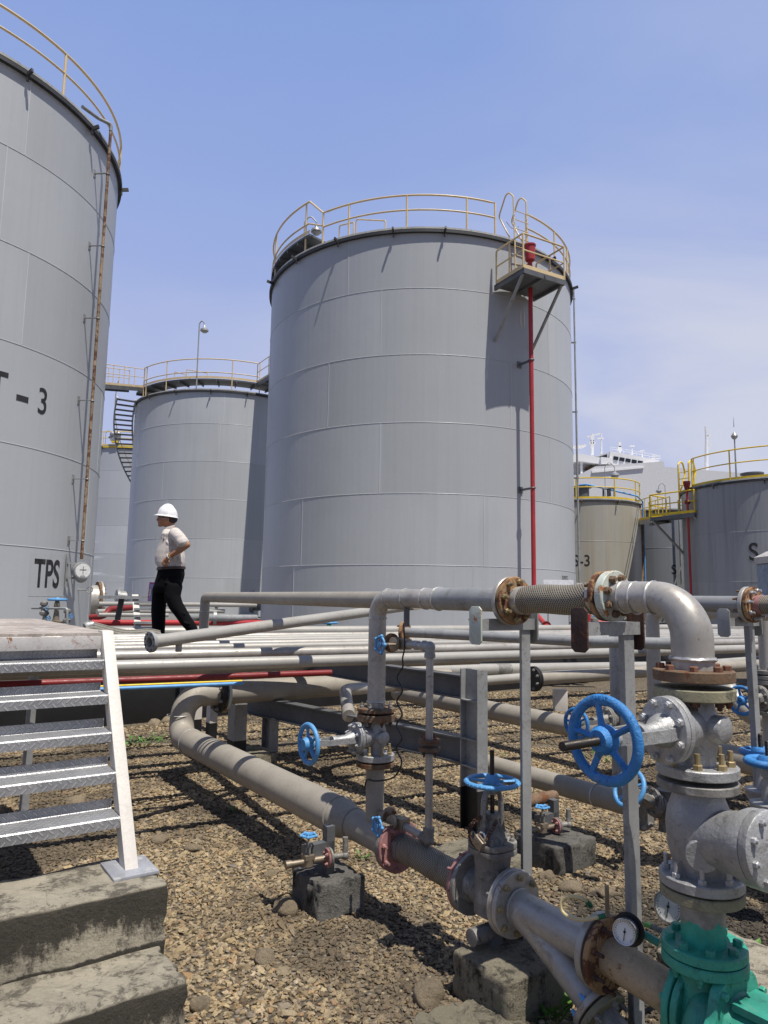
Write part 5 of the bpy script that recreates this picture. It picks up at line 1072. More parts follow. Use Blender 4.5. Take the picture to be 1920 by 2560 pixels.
# raised horizontal pipe with drop
qa = PZ(791, 1652, zr+.02); qb = PZ(582, 1609, zr+.02); kk = (1.495-zr-.02)/tosun.z; qa, qb = qa+tosun*kk, qb+tosun*kk; dd = qa-qb; dd.z = 0; dd.normalize()
az_ = lambda x: (lambda r: r.x/r.y)(ray(x, 1496))
def on(x): k = az_(x); s_ = (k*qa.y-qa.x)/(dd.x-k*dd.y); return qa+dd*s_
pa, pb = on(513), on(925); pe = pb+dd*.5
o = thing('raised_pipe', 'horizontal pipe at eye level with a left end turning down, behind the riser', 'pipe', pa)
rz_ = 23.5*pa.y/FPX/2; mb = MB(); mb.tube(fillet([pa-ZZ*.55, pa, pe], .06, 8), rz_, 22); part('pipe', mb, m_dusty, o); weld(o, pa-ZZ*.14, ZZ, rz_, .004, m_weld)
print('RAISED', pa, pb, rz_)
# loose slanting pipe with open flange
ia, ib = PD(381, 1604.5, 4.45), PD(925, 1529, 6.0); di = (ib-ia).normalized(); ie = ib+di*.8
o = thing('slanting_pipe', 'pale slanting pipe with an open flanged end pointing left, in front of the man', 'pipe', ia)
xx, yy, aa = frame(di); mb = MB(); n = 30
rings = [(-.02,.031),(-.02,.064),(.002,.064),(.002,.0405),((ie-ia).length,.0405)]
mb.lathe(ia, di, rings, n, cap=False); mb.lathe(ia, di, [(-.02,.031),(.25,.031)], n, cap=False); mb.lathe(ia, di, [(.25,.031),(.252,.001)], n, cap=False); part('pipe', mb, m_white, o)
mb = MB(); mb.lathe(ia, di, [(-.021,.034),(-.021,.064),(-.0195,.0655),(.0,.0655)], n, cap=False); f = part('flange', mb, m_grey, o)
for i in range(8):
    q = 2*math.pi*(i+.5)/8; p = ia-di*.0212+xx*(.051*math.cos(q))+yy*(.051*math.sin(q)); mb = MB(); mb.lathe(p, di, [(0,.007),(.0004,.007)], 10); part('bolt_hole', mb, m_black, f)
mb = MB(); mb.cyl(PD(447,1612,4.63)-ZZ*.045, PD(447,1612,4.63)+ZZ*.03, .021, n=14); part('stub', mb, m_white, o)
# ------------------------------------------------------------------ the man, striding left, hand on hip
MD = 9.4; PXM = MD/FPX/5.82
def mp(cx, cy, dd=0.): return PD(340+cx/5.82, 1230+cy/5.82, MD+dd)     # survey of the figure, dd = metres further off
def fused(name, build, mat, parent, voxel=.012, it=6):
    """closed solids grown together into one continuous surface"""
    mb = MB(); build(mb); base = origin(parent); me = bpy.data.meshes.new(name); me.from_pydata([tuple(V(p)-base) for p in mb.v], [], mb.f)
    bm = bmesh.new(); bm.from_mesh(me); bmesh.ops.recalc_face_normals(bm, faces=bm.faces); bm.to_mesh(me); bm.free()
    ob = bpy.data.objects.new(name, me); col.objects.link(ob)
    r = ob.modifiers.new('r', 'REMESH'); r.mode = 'VOXEL'; r.voxel_size = voxel
    s = ob.modifiers.new('s', 'SMOOTH'); s.iterations = it; s.factor = .5
    m2 = bpy.data.meshes.new_from_object(ob.evaluated_get(bpy.context.evaluated_depsgraph_get())); bpy.data.objects.remove(ob)
    m2.materials.clear(); m2.materials.append(mat); m2.polygons.foreach_set('use_smooth', [True]*len(m2.polygons))
    o = bpy.data.objects.new(name, m2); col.objects.link(o); o.parent = parent; return o
def cap(mb, p0, r0, p1, r1): mb.cyl(p0, p1, r0, r1, 16); mb.ball(p0, r0, 16, 10); mb.ball(p1, r1, 16, 10)
def caps(mb, pts):
    for (a, ra), (b, rb) in zip(pts[:-1], pts[1:]): cap(mb, a, ra, b, rb)
def loft(mb, secs, n=28):
    """ellipses stacked by survey rows: (row, x left, x right, half depth, depth shift)"""
    vs = []; fs = []
    for y, xl, xr, hd, sh in secs:
        c = mp((xl+xr)/2, y, sh); rx = (xr-xl)/2*PXM
        for i in range(n): q = 2*math.pi*i/n; vs.append(c+V((rx*math.copysign(abs(math.cos(q))**.85, math.cos(q)), hd*math.copysign(abs(math.sin(q))**.85, math.sin(q)), 0)))
    m = len(secs)
    for k in range(m-1):
        for i in range(n): j = (i+1) % n; fs.append((k*n+i, k*n+j, (k+1)*n+j, (k+1)*n+i))
    fs.append(tuple(reversed(range(n)))); fs.append(tuple(range((m-1)*n, m*n))); mb.add(vs, fs)
mo = thing('person', 'man in white helmet, pale shirt and black trousers, hand on hip, walking left', 'person', mp(350, 2130))
HN = [(mp(745,768,-.27), .043), (mp(640,842,-.27), .044), (mp(500,930,-.235), .029)]
def b_body(mb):
    loft(mb, [(610,420,600,.15,0), (760,370,665,.16,0), (950,310,700,.16,0), (1120,350,680,.15,0), (1250,330,680,.15,0), (1350,300,640,.14,0)])
    caps(mb, [(mp(535,590), .062), (mp(500,480), .060)])
    mb.ball(mp(452,395), .098, 20, 14, sc=(1.02,.80,1.12)); mb.ball(mp(400,440), .062, 16, 10, sc=(1.05,1.0,.95)); mb.ball(mp(490,370), .092, 16, 12, sc=(.95,.82,.95))
    mb.ball(mp(350,482), .034, 12, 8, sc=(.9,1.0,.75)); mb.ball(mp(345,365), .035, 12, 8, sc=(.6,1.5,.5)); mb.ball(mp(312,402), .0165, 10, 8, sc=(1.1,.85,1)); cap(mb, mp(332,370), .010, mp(312,400), .014)
    mb.ball(mp(326,436), .016, 10, 8, sc=(.8,1.6,.6)); mb.ball(mp(328,452), .015, 10, 8, sc=(.8,1.5,.6)); mb.ball(mp(360,410,-.045), .035, 10, 8); mb.ball(mp(360,410,.045), .035, 10, 8)
    for s in (-1, 1): mb.ball(mp(462,408,.082*s), .03, 12, 8, sc=(.75,.35,1.25))
    caps(mb, [(mp(590,600,-.17), .06), (mp(690,700,-.26), .05)]+HN); caps(mb, [HN[2], (mp(470,955,-.23), .030), (mp(425,995,-.215), .030)])
    caps(mb, [(mp(560,610,.19), .06), (mp(535,820,.25), .046), (mp(500,1010,.25), .042), (mp(420,1190,.22), .033), (mp(370,1330,.2), .026), (mp(345,1400,.19), .03)])
    caps(mb, [(mp(530,1330,-.08), .075), (mp(535,1520,-.10), .065), (mp(585,1640,-.10), .052), (mp(655,1760,-.10), .045), (mp(730,1870,-.09), .042), (mp(850,2005,-.08), .032)])
    caps(mb, [(mp(390,1350,.09), .08), (mp(345,1520,.09), .07), (mp(325,1700,.09), .055), (mp(327,1880,.09), .05), (mp(335,2080,.09), .034), (mp(280,2125,.09), .03)])
    for k, (x1, y1, x2, y2, x3, y3) in enumerate(((398,1000,374,1032,396,1066), (412,1008,390,1052,418,1080), (428,1012,412,1062,442,1084), (444,1010,434,1058,460,1072))):
        caps(mb, [(mp(430,995,-.222), .011), (mp(x1,y1,-.232+.004*k), .0105), (mp(x2,y2,-.232+.003*k), .0098), (mp(x3,y3,-.214), .0088)])
    caps(mb, [(mp(462,975,-.24), .012), (mp(485,1010,-.25), .0105), (mp(472,1042,-.245), .0095)])
    for k in range(4): caps(mb, [(mp(342,1405,.205-.018*k), .011), (mp(322,1440,.205-.02*k), .0095), (mp(318,1475,.19-.016*k), .0085)])
    caps(mb, [(mp(350,1400,.17), .011), (mp(356,1450,.165), .009)])
fused('body', b_body, m_skin, mo, .0085, 5)
def b_shirt(mb):
    loft(mb, [(548,415,545,.085,0), (580,402,600,.15,0), (620,390,630,.19,0), (690,370,645,.18,0), (770,345,668,.182,0), (860,312,690,.188,0), (950,288,708,.19,0), (1030,288,706,.187,0), (1085,318,698,.184,0), (1112,345,690,.182,0)])
    caps(mb, [(mp(570,605,-.16), .082), (mp(630,665,-.235), .08), (mp(680,735,-.268), .077)]); mb.cyl(mp(668,712,-.262), mp(690,765,-.272), .083, .080, 18)
    caps(mb, [(mp(560,610,.16), .082), (mp(535,790,.24), .072), (mp(515,880,.245), .064)])
    rnd = random.Random(4)
    for k in range(26):      # folds of loose cloth
        y = rnd.uniform(640, 1080); s = rnd.choice((-1, 1, -1)); x = rnd.uniform(360, 680); c = mp(x, y, -.187*math.sqrt(max(.05, 1-((x-510)/215)**2))); dx = rnd.uniform(-60, 60)
        cap(mb, c, .015, mp(x+dx, y+rnd.uniform(50,110), -.185*math.sqrt(max(.05, 1-((x+dx-510)/215)**2))), .006)
    for k in range(7): y = 640+k*17; cap(mb, mp(590+k*12, y, -.31), .009, mp(680+k*8, y-12+8*k, -.30), .007)
fused('shirt', b_shirt, m_shirt, mo, .010, 3)
mb = MB(); nb = mp(470,560)
for s in (-1, 1):
    mb.prism([(0,0),(.05,.065),(.16,.10),(.15,.045),(.06,-.03)], mp(392,580,.075*s), V((1,.0,0)), ZZ, V((0,s,0)), .014)
part('collar', mb, m_shirt, mo, bevel=.004)
mb = MB(); mb.box(mp(402,690,-.175), (.012,.006,.045), (V((1,0,-.3)), V((0,1,0)), V((.3,0,1)))); part('pen', mb, m_ink, mo)
def b_tr(mb):
    loft(mb, [(1118,337,692,.182,0), (1200,320,698,.185,0), (1290,292,676,.18,0), (1380,264,642,.172,0), (1460,250,618,.15,0)])
    caps(mb, [(mp(545,1380,-.08), .118), (mp(530,1520,-.10), .104), (mp(575,1640,-.10), .096), (mp(655,1760,-.10), .085), (mp(725,1870,-.09), .08), (mp(800,1965,-.08), .074), (mp(828,2005,-.08), .066)])
    caps(mb, [(mp(345,1420,.09), .098), (mp(338,1560,.09), .098), (mp(326,1720,.09), .096), (mp(328,1900,.09), .089), (mp(328,2050,.09), .082), (mp(328,2085,.09), .08)])
    for a, b in (((430,1480),(560,1600)), ((450,1560),(620,1690)), ((430,1320),(520,1340)), ((560,1700),(720,1780)), ((700,1900),(830,1935)), ((740,1960),(860,1985)), ((590,1230),(560,1330))): cap(mb, mp(*a, -.185), .008, mp(*b, -.172), .006)
fused('trousers', b_tr, m_trou, mo, .011, 4)
bc = mp(515,1112); mb = MB(); n = 44; ring = []; fs = []
for i in range(n):
    q = 2*math.pi*i/n; e = V((math.copysign(abs(math.cos(q))**.85, math.cos(q)), math.copysign(abs(math.sin(q))**.85, math.sin(q)), 0)); a = V((e.x*.167, e.y*.186, 0)); b = V((e.x*.178, e.y*.196, 0)); up = ZZ*.019; sl = ZZ*(-.012*e.x*-1)
    ring += [bc+a-up+sl, bc+a+up+sl, bc+b+up*.9+sl, bc+b-up*.9+sl]
for i in range(n):
    j = (i+1) % n
    for k in range(4): fs.append((i*4+k, j*4+k, j*4+(k+1)%4, i*4+(k+1)%4))
mb.add(ring, fs); bl = part('belt', mb, m_belt, mo)
mb = MB(); mb.box(bc+V((-.178,-.03,-.012)), (.012,.05,.04)); part('belt_buckle', mb, m_gold, bl, bevel=.002)
hc_ = mp(452,340); fw = V((-1,0,.02)).normalized(); upv = V((.02,0,1)).normalized(); sdv = V((0,1,0)); mb = MB(); vs = []; fs = []; nu, nv = 32, 10
for j in range(nv+1):
    w_ = j/nv*math.pi/2
    for i in range(nu):
        q = 2*math.pi*i/nu; rx = .128 if math.cos(q) > 0 else .142
        vs.append(hc_+fw*(rx*math.cos(q)*math.cos(w_))+sdv*(.116*math.sin(q)*math.cos(w_))+upv*(.148*math.sin(w_)**.92)-upv*(.012*(1-math.cos(q))*(1-j/nv)))
for j in range(nv):
    for i in range(nu): fs.append((j*nu+i, j*nu+(i+1)%nu, (j+1)*nu+(i+1)%nu, (j+1)*nu+i))
mb.add(vs, fs); vs = []; fs = []
for i in range(nu):
    q = 2*math.pi*i/nu; rx = .128 if math.cos(q) > 0 else .142; b_ = max(0, math.cos(q))**1.6*.045+.011; dr = upv*(.012*(1-math.cos(q)))
    e0 = hc_+fw*(rx*math.cos(q))+sdv*(.117*math.sin(q))-dr; d = (fw*math.cos(q)+sdv*math.sin(q))
    vs += [e0+upv*.010, e0+d*b_-upv*.006, e0+d*b_-upv*.012, e0-upv*.008]
for i in range(nu):
    j = (i+1) % nu
    for k in range(4): fs.append((i*4+k, j*4+k, j*4+(k+1)%4, i*4+(k+1)%4))
mb.add(vs, fs); mb.tube([hc_+fw*(.11*math.cos(q))+upv*(.151*math.sin(q)) for q in [math.pi*i/16 for i in range(2, 15)]], .011, 8); hm = part('helmet', mb, m_helm, mo, smooth=60)
mb = MB(); mb.box(hc_+fw*.118+upv*.055, (.006,.045,.035), (fw+upv*.4, sdv, upv-fw*.4)); part('helmet_badge', mb, m_red, hm)
mb = MB(); mb.ball(mp(520,390), .085, 18, 10, sc=(.92,.98,.82)); mb.ball(mp(430,368), .075, 14, 8, sc=(.55,1.15,.5)); part('hair', mb, m_hair, mo, smooth=80)
mb = MB()
for s in (-1, 1): mb.torus(mp(318,378,.036*s), (1,-.25*s,0), .022, .0022, 16, 5); mb.tube([mp(322,376,.058*s), mp(455,388,.088*s)], .0022, 5)
mb.tube([mp(314,376,-.014), mp(314,376,.014)], .0022, 5); part('glasses', mb, m_chrome, mo)
for k, (x, y) in enumerate(((497,922), (480,940))):
    c = mp(x,y,-.233); mb = MB(); xx, yy, _ = frame(HN[1][0]-HN[2][0])
    for i in range(15): q = 2*math.pi*i/15; mb.ball(c+xx*.036*math.cos(q)+yy*.036*math.sin(q), .0075, 6, 5)
    part('bracelet', mb, m_paperw if k else m_gold, mo)
for (px_, py_), dy, f in (((880,2040), -.08, V((-.85,0,-.52))), ((315,2122), .09, V((-1,0,0)))):
    p = mp(px_, py_, dy); f.normalize(); u_ = V((0,1,0)).cross(f); u_ = u_ if u_.z > 0 else -u_; mb = MB()
    mb.ball(p+f*.05, .1, 14, 9, ax=(f, V((0,1,0)), u_), sc=(1.35,.48,.42)); mb.box(p+f*.05-u_*.035, (.25,.085,.02), (f, V((0,1,0)), u_)); part('shoe', mb, m_shoe if dy < 0 else m_trou, mo, smooth=60)
# clipboard held low in his far hand
c0 = mp(318,1470,.24); ax_ = V((1,.15,-.06)).normalized(); ay_ = V((.16,0,1)); ay_ = (ay_-ax_*ay_.dot(ax_)).normalized(); az_c = ax_.cross(ay_)
cb = thing('clipboard', 'pink clipboard with lavender sheets held low in the walking man\'s far hand', 'clipboard', c0)
mb = MB(); mb.box(c0+ax_*.075+ay_*.01, (.40,.26,.005), (ax_, ay_, az_c)); part('board', mb, m_clip, cb, bevel=.001)
mb = MB(); s_ = 1 if az_c.y < 0 else -1
mb.box(c0+ax_*.078+ay_*.0+az_c*s_*.005, (.37,.235,.003), (ax_, ay_, az_c)); part('sheet', mb, m_paper, cb)
mb = MB(); mb.box(c0-ax_*.10+ay_*.0+az_c*s_*.009, (.02,.1,.006), (ax_, ay_, az_c)); part('clip', mb, m_chrome, cb)
mb = MB(); c = mp(350,2150,.1); mb.box(c-ZZ*.03+V((.35,.1,0)), (1.9,.55,.05)); wk = single('plank_walkway', mb, m_dgrey, 'grey plank walkway the man steps along behind the slanting pipe', 'walkway', c)
for dx in (-.5, 1.2): mb = MB(); mb.box(V((c.x+dx, c.y+.1, (c.z-.06+TZ)/2)), (.06,.06,c.z-.06-TZ)); part('leg', mb, m_dgrey, wk)
# ------------------------------------------------------------------ smaller tanks on the right
CS = [2.5, 4.68]
S3 = Tank('small rust stained beige tank with yellow rail, lettered S-3, right of the centre tank', 16.08, 41, 3.0, .4, 6.88, CS, m_tankY, 'small tanks on the right', 31, plate=4.7, vs=[None, None, None], rimw=.06)
ang3 = lambda x, z=6.9: S3.ang(x, z)
S3.rail(ang3(1420)-.3, ang3(1600), [ang3(1440), ang3(1537), ang3(1590)], m_yel); S3.brackets([ang3(1455), ang3(1541), ang3(1594)], m_rust, .2)
S3.text('S-3', 1454, 1403, .6, wsc=.85)
q = ang3(1450); mb = MB(); p = S3.P(q, 7.1, -.9); mb.lathe(p, ZZ, [(0,.42),(.5,.42),(.52,.55),(.58,.55)], 20); part('vent', mb, m_dgrey, S3.o)
mb = MB(); mb.tube(fillet([S3.P(ang3(1445),7.75,-.6), S3.P(ang3(1470),7.75,-.5), S3.P(ang3(1588),7.2,.12), S3.P(ang3(1600),7.1,.15), S3.P(ang3(1601),.8,.15)], .12, 4), .045, 10); single('water_pipe', mb, m_bluep, 'light blue pipe across the top and down the right edge of the beige tank', 'pipe', S3.P(ang3(1600),1,.15))
for k in (0, 1): mb = MB(); p = S3.P(ang3(1515+12*k), 7.0, -.3); mb.tube([p, p+ZZ*.5, p+ZZ*.5+V((.35,0,0)), p+V((.35,0,.1))], .06, 6); part('vent_bend', mb, m_dgrey, S3.o)
mb = MB(); e = S3.P(ang3(1592), 6.2, .02); mb.box(S3.P(ang3(1602.5), 3.6, .03), (.12,.06,6)); part('rust_channel', mb, m_rustf, S3.o)
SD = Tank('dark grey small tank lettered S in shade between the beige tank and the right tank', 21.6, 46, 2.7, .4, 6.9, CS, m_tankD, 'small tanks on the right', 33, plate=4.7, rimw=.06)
SD.text('S', 1685, 1425, .55, wsc=.85)
mb = MB(); pts = []
for i in range(12): q = SD.ang(1660+i*4.3, 2); pts.append(SD.P(q, .5+3.9*(i/11)**.75, .7))
mb.tube(pts, .045, 6); mb.tube([p-ZZ*1.0 for p in pts], .05, 6)
for p in pts[::2]: mb.cyl(p-ZZ*1.0, p, .025, n=6)
part('spiral_stair', mb, m_grey, SD.o)
mb = MB(); mb.cyl(SD.P(SD.ang(1698,3),.5,.3), SD.P(SD.ang(1698,3),7.4,.3), .06, n=10); part('pipe', mb, m_grey, SD.o)
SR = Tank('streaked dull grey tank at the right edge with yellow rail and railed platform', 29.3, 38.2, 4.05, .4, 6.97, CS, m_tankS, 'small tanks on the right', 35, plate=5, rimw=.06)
angr = lambda x, z=7.: SR.ang(x, z)
SR.rail(angr(1731), angr(1890)+.9, [angr(1736), angr(1826), angr(1826)+.55], m_yel, h=1.35); SR.brackets([angr(1787), angr(1912)], ln=.2)
SR.text('S', 1884, 1382, .78, wsc=.85)
p = PD(1880, 1186, 33); mb = MB(); mb.lathe(V((p.x,p.y,6.9)), ZZ, [(0,.45),(.75,.45),(.78,.52),(.84,.52)], 22); part('vent', mb, m_dgrey, SR.o)
lp = V((p.x-.35,p.y+.8,7.0)); lm_ = thing('lamp_mast', 'tall thin mast with round lamp on top of the right tank', 'lamp', lp)
mb = MB(); mb.cyl(lp, lp+ZZ*2.7, .05, .03, n=8); mb.cyl(lp+ZZ*3.2, lp+ZZ*3.7, .02, .005, n=6); part('pole', mb, m_grey, lm_); mb = MB(); mb.lathe(lp+ZZ*2.55, ZZ, [(0,.02),(.1,.13),(.2,.16),(.3,.1),(.4,.03)], 16); part('lamp_head', mb, m_cast, lm_)
pq = SR.hit(1716, 1296)[1]; d = SR.N(pq); d = (d*.55+V((-.45,-.75,0))).normalized(); tg = V((-d.y, d.x, 0)); base_ = PD(1702, 1291, 34.0); pz = base_.z; pc = base_
mb = MB(); mb.box(pc-ZZ*.03, (1.5, 2.35, .06), (d, tg, ZZ)); 
for k in (-1, 1): mb.box(pc+tg*k*1.15-ZZ*.1, (1.5,.07,.18), (d, tg, ZZ))
mb.box(pc+d*.73-ZZ*.1, (.07,2.35,.18), (d, tg, ZZ)); part('platform', mb, m_dgrey, SR.o); platrail(SR.o, pc, d, tg, 1.5, 2.35, m_yel, r=.035)
for k in (-1, 1):
    e = pc+d*.7+tg*k*1.1-ZZ*.15; s_ = e-d*1.6-ZZ*1.9+tg*.9; mb = MB(); mb.box((e+s_)/2, ((e-s_).length,.09,.09), ((e-s_), tg, (e-s_).cross(tg))); part('brace', mb, m_grey, SR.o)
lb = pc-d*.55-tg*.1
for k in (-1, 1):
    p = lb+tg*k*.28; mb = MB(); mb.tube(fillet([p, p+ZZ*2.7, p+ZZ*3.0-d*.35, p+ZZ*2.3-d*.6, p+ZZ*1.2-d*.05], [.15,.2,.2], 5), .045, 8); part('ladder_rail', mb, m_yel, SR.o)
for k in range(7): mb = MB(); mb.cyl(lb-tg*.28+ZZ*(.3+.33*k), lb+tg*.28+ZZ*(.3+.33*k), .02, n=6); part('rung', mb, m_yel, SR.o)
ro = thing('fire_riser_pipe', 'thin red pipe rising to the platform of the right grey tank', 'pipe', PD(1727,1490,33)); p = PD(1727,1470,33)
mb = MB(); mb.cyl(V((p.x,p.y,.5)), V((p.x,p.y,7.2)), .055, n=10); part('riser', mb, m_red, ro); mb = MB(); mb.lathe(V((p.x,p.y,6.2)), ZZ, [(0,.1),(.1,.16),(.2,.1)], 14); mb.lathe(V((p.x,p.y,6.9)), ZZ, [(0,.1),(.3,.17),(.4,.17)], 14); part('coupling', mb, m_redd, ro)
bridge('footbridge', 'yellow railed footbridge from the beige tank to the platform of the right tank', S3.P(ang3(1597), 6.0, .1), pc-tg*1.2-d*.2+ZZ*0, .9, m_grey, m_yel, n=3)
goose(1515, 1300, S3, 6.9, 3.4, -1, 'tall gooseneck lamp pole behind the yellow rail of the beige tank', 1, yd=44, sc=1.5)
goose(1665, 1290, S3, 6.9, 2.0, -1, 'short gooseneck lamp behind the footbridge', -1, yd=46, sc=1.0)
# ------------------------------------------------------------------ ship beyond the tanks
YS = 170.
def sp_(x, y, dy=0.): return PD(x, y, YS+dy)
so = thing('ship', 'large white ship with bridge windows and masts behind the right hand tanks', 'ship', sp_(1560, 1480))
def slab(poly, y0, depth, mat, name, bev=0): 
    mb = MB(); f = [sp_(x, y, y0) for x, y in poly]; n = len(f); bk = [p+V((0, depth, 0)) for p in f]
    mb.add(f+bk, [tuple(range(n)), tuple(reversed(range(n, 2*n)))]+[(i, n+i, n+(i+1)%n, (i+1)%n) for i in range(n)]); return part(name, mb, mat, so, smooth=0)
slab([(1300,1500),(1300,1200),(1447,1187),(1488,1166),(1660,1153),(1661,1167),(1800,1178),(1960,1190),(1960,1500)], 0, 22, m_shipg, 'hull')
slab([(1480,1182),(1480,1176),(1610,1166),(1610,1170)], -.4, .5, m_ship, 'strake')
slab([(1340,1150),(1449,1134),(1502,1144),(1502,1160),(1449,1153),(1340,1168)], 2, 16, m_ship, 'bridge_wing')
slab([(1395,1200),(1395,1155),(1488,1163),(1488,1200)], 6, 10, m_shipg, 'deck_house')
slab([(1464,1168),(1490,1162),(1490,1168),(1464,1174)], 4.5, 1, m_rust, 'red_fascia')
slab([(1466,1180),(1478,1177),(1478,1186),(1466,1188)], 4.5, 1, m_glass, 'doorway')
mb = MB(); a = sp_(1453, 1152, 3); mb.box(a-ZZ*2, (.5,.5,5)); part('wing_support', mb, m_ship, so)
slab([(1503,1160),(1503,1142),(1532,1146),(1532,1160)], 1, 10, m_ship, 'house_front')
slab([(1522,1162),(1526,1128),(1648,1150),(1648,1160)], 1.5, 14, m_ship, 'wheelhouse')
slab([(1488,1140),(1520,1131),(1524,1146),(1500,1142)], 2.5, 8, m_shipg, 'wheelhouse_side')
slab([(1497,1142),(1518,1135),(1518,1144),(1503,1143)], 2.2, .5, m_glass, 'side_opening')
for k in range(5):
    x0 = 1534.5+k*15.3; y0 = 1140+k*2.75; f = slab([(x0,y0),(x0+12,y0+2.1),(x0+11,y0+10.6),(x0-.8,y0+8.6)], 1.2, .35, m_glass, 'window')
mb = MB()
for (x0,y0,x1,y1) in ((1526,1117,1640,1137),(1526,1122,1640,1143)): mb.tube([sp_(x0,y0,4), sp_(x1,y1,4)], .06, 5)
for k in range(8): x = 1527+k*16; mb.cyl(sp_(x, 1117+k*2.8, 4), sp_(x, 1131+k*2.8, 4), .06, n=5)
part('deck_rail', mb, m_ship, so)
def mast(x, yb, yt, r, name='mast', bits=()):
    mb = MB(); mb.cyl(sp_(x, yb, 6), sp_(x, yt, 6), r, r*.6, n=8)
    for bx, by, w, h in bits: mb.box(sp_(x+bx, by, 6), (w, .6, h))
    part(name, mb, m_ship, so)
mast(1480, 1138, 1085, .45, bits=((0,1108,1.6,.5),(0,1096,.9,1.6),(-3,1112,.2,2.4),(3,1112,.2,2.4))); mast(1503.5, 1138, 1082, .25, bits=((-3,1096,1.8,.25),))
mb = MB(); mb.box(sp_(1484, 1088, 6), (3.6,.4,.35), (V((1,0,.28)), V((0,1,0)), V((-.28,0,1)))); part('radar', mb, m_ship, so)
mast(1549, 1133, 1108, .3, bits=((0,1112,.7,1.2),(0,1118,.9,.6),(0,1124,1.0,.4))); mast(1580, 1137, 1114, .22, bits=((0,1115,1.2,.3),)); mast(1605, 1142, 1127, .15, bits=((0,1127,1.0,.2),)); mast(1640,1151,1135,.12, bits=((0,1140,2.2,.12),(0,1146,2.2,.12)))
mast(1766, 1180, 1072, .55, bits=((0,1080,.6,3.),(4,1090,1.2,.4),(5,1110,1.4,.4),(3,1120,1.0,.4)))
mb = MB(); mb.box(sp_(1438, 1118, 5), (5.,3,.3), (V((1,0,.12)), V((0,1,0)), V((-.12,0,1)))); mb.cyl(sp_(1430,1140,5), sp_(1430,1120,5), .2, n=6); part('lookout_roof', mb, m_ship, so)
# ------------------------------------------------------------------ yard between rack and tanks
bo = PD(1396, 1457, 20.0); o = thing('notice_board', 'small white board standing below the DOMESTIC lettering', 'board', V((bo.x, bo.y, TZ)))
mb = MB(); mb.box(bo, (.86,.03,.17)); part('board', mb, m_paperw, o); mb = MB(); mb.box(V((bo.x-.3,bo.y+.03,(bo.z+TZ)/2-.03)), (.04,.03,bo.z-TZ)); mb.box(V((bo.x+.3,bo.y+.03,(bo.z+TZ)/2-.03)), (.04,.03,bo.z-TZ)); part('leg', mb, m_grey, o)
# bluish cabinet with sloped cap at the right edge
c = PD(1912, 1435, 13); ct = PD(1912, 1372, 13).z; cm = PD(1912, 1405, 13).z; c0 = PD(1891, 1440, 13)+V((.44,0,0))
o = thing('cabinet', 'blue grey cabinet with pale sloping cap at the right edge', 'cabinet', V((c0.x+.6, c0.y+.3, TZ)))
mb = MB(); mb.box(V((c0.x+.6, c0.y+.4, (cm+TZ)/2)), (1.2,.8,cm-TZ)); part('body', mb, m_cabb, o, bevel=.01)
mb = MB(); zc_ = cm+.004; hs = [(-.03,-.03,zc_),(1.23,-.03,zc_),(1.23,.83,zc_),(-.03,.83,zc_),(-.03,-.03,zc_+.13),(1.23,-.03,zc_+.13),(1.23,.83,zc_+.13),(-.03,.83,zc_+.13),(.13,.15,ct),(1.1,.15,ct),(1.1,.65,ct),(.13,.65,ct)]
mb.add([V((c0.x+a, c0.y+b, z)) for a, b, z in hs], [(3,2,1,0),(0,1,5,4),(1,2,6,5),(2,3,7,6),(3,0,4,7),(4,5,9,8),(5,6,10,9),(6,7,11,10),(7,4,8,11),(8,9,10,11)]); part('cap', mb, m_fascia, o, smooth=0)
def hpipe(name, label, pts, r, mat, cat='pipe', group=None, fr=.12, n=14, rings=()):
    pts = [V(p) for p in pts]; o = thing(name, label, cat, pts[0], group); mb = MB(); mb.tube(fillet(pts, fr, 6) if len(pts) > 2 else pts, r, n); part('pipe', mb, mat, o)
    for p, ax, R_f in rings: mb = MB(); mb.lathe(V(p)-V(ax).normalized()*.03, ax, [(0,R_f),(.06,R_f)], 20); part('flange', mb, mat, o)
    return o
hpipe('fire_pipe', 'bright red fire pipe along the ground behind the man', [PD(228,1557,12.5), PD(640,1557,14.5), PD(760,1560,15)], .055, m_red)
hpipe('fire_pipe', 'dark red pipe with an S bend behind the big left tank manhole', [PD(225,1543,14), PD(266,1541,14), PD(272,1523,14.2), PD(330,1519,14.6)], .06, m_redd, fr=.14)
hpipe('yard_pipe', 'silver pipe with couplings running past the tank bases', [PD(246,1510,14.5), PD(330,1510,15), PD(640,1513,17)], .05, m_white, rings=((PD(437,1512,15.8),(1,0,0),.085),(PD(542,1513,16.5),(1,0,0),.085)))
hpipe('yard_pipe', 'white pipe low beside the dark red S bend pipe', [PD(242,1529,14.2), PD(330,1528,14.8), PD(560,1528,16.5)], .05, m_white)
hpipe('yard_pipe', 'pale pipe next to the ground left of the man', [PD(246,1537,13.6), PD(420,1538,14.5)], .04, m_white)
hpipe('yard_pipe', 'dark grey pipe with black flanges behind the left end of the raised pipe', [PD(455,1543,13), PD(560,1545,14), PD(640,1545,14.6)], .07, m_grey, rings=((PD(503,1543,13.4),(1,.3,0),.16),(PD(537,1544,13.8),(1,.3,0),.13)))
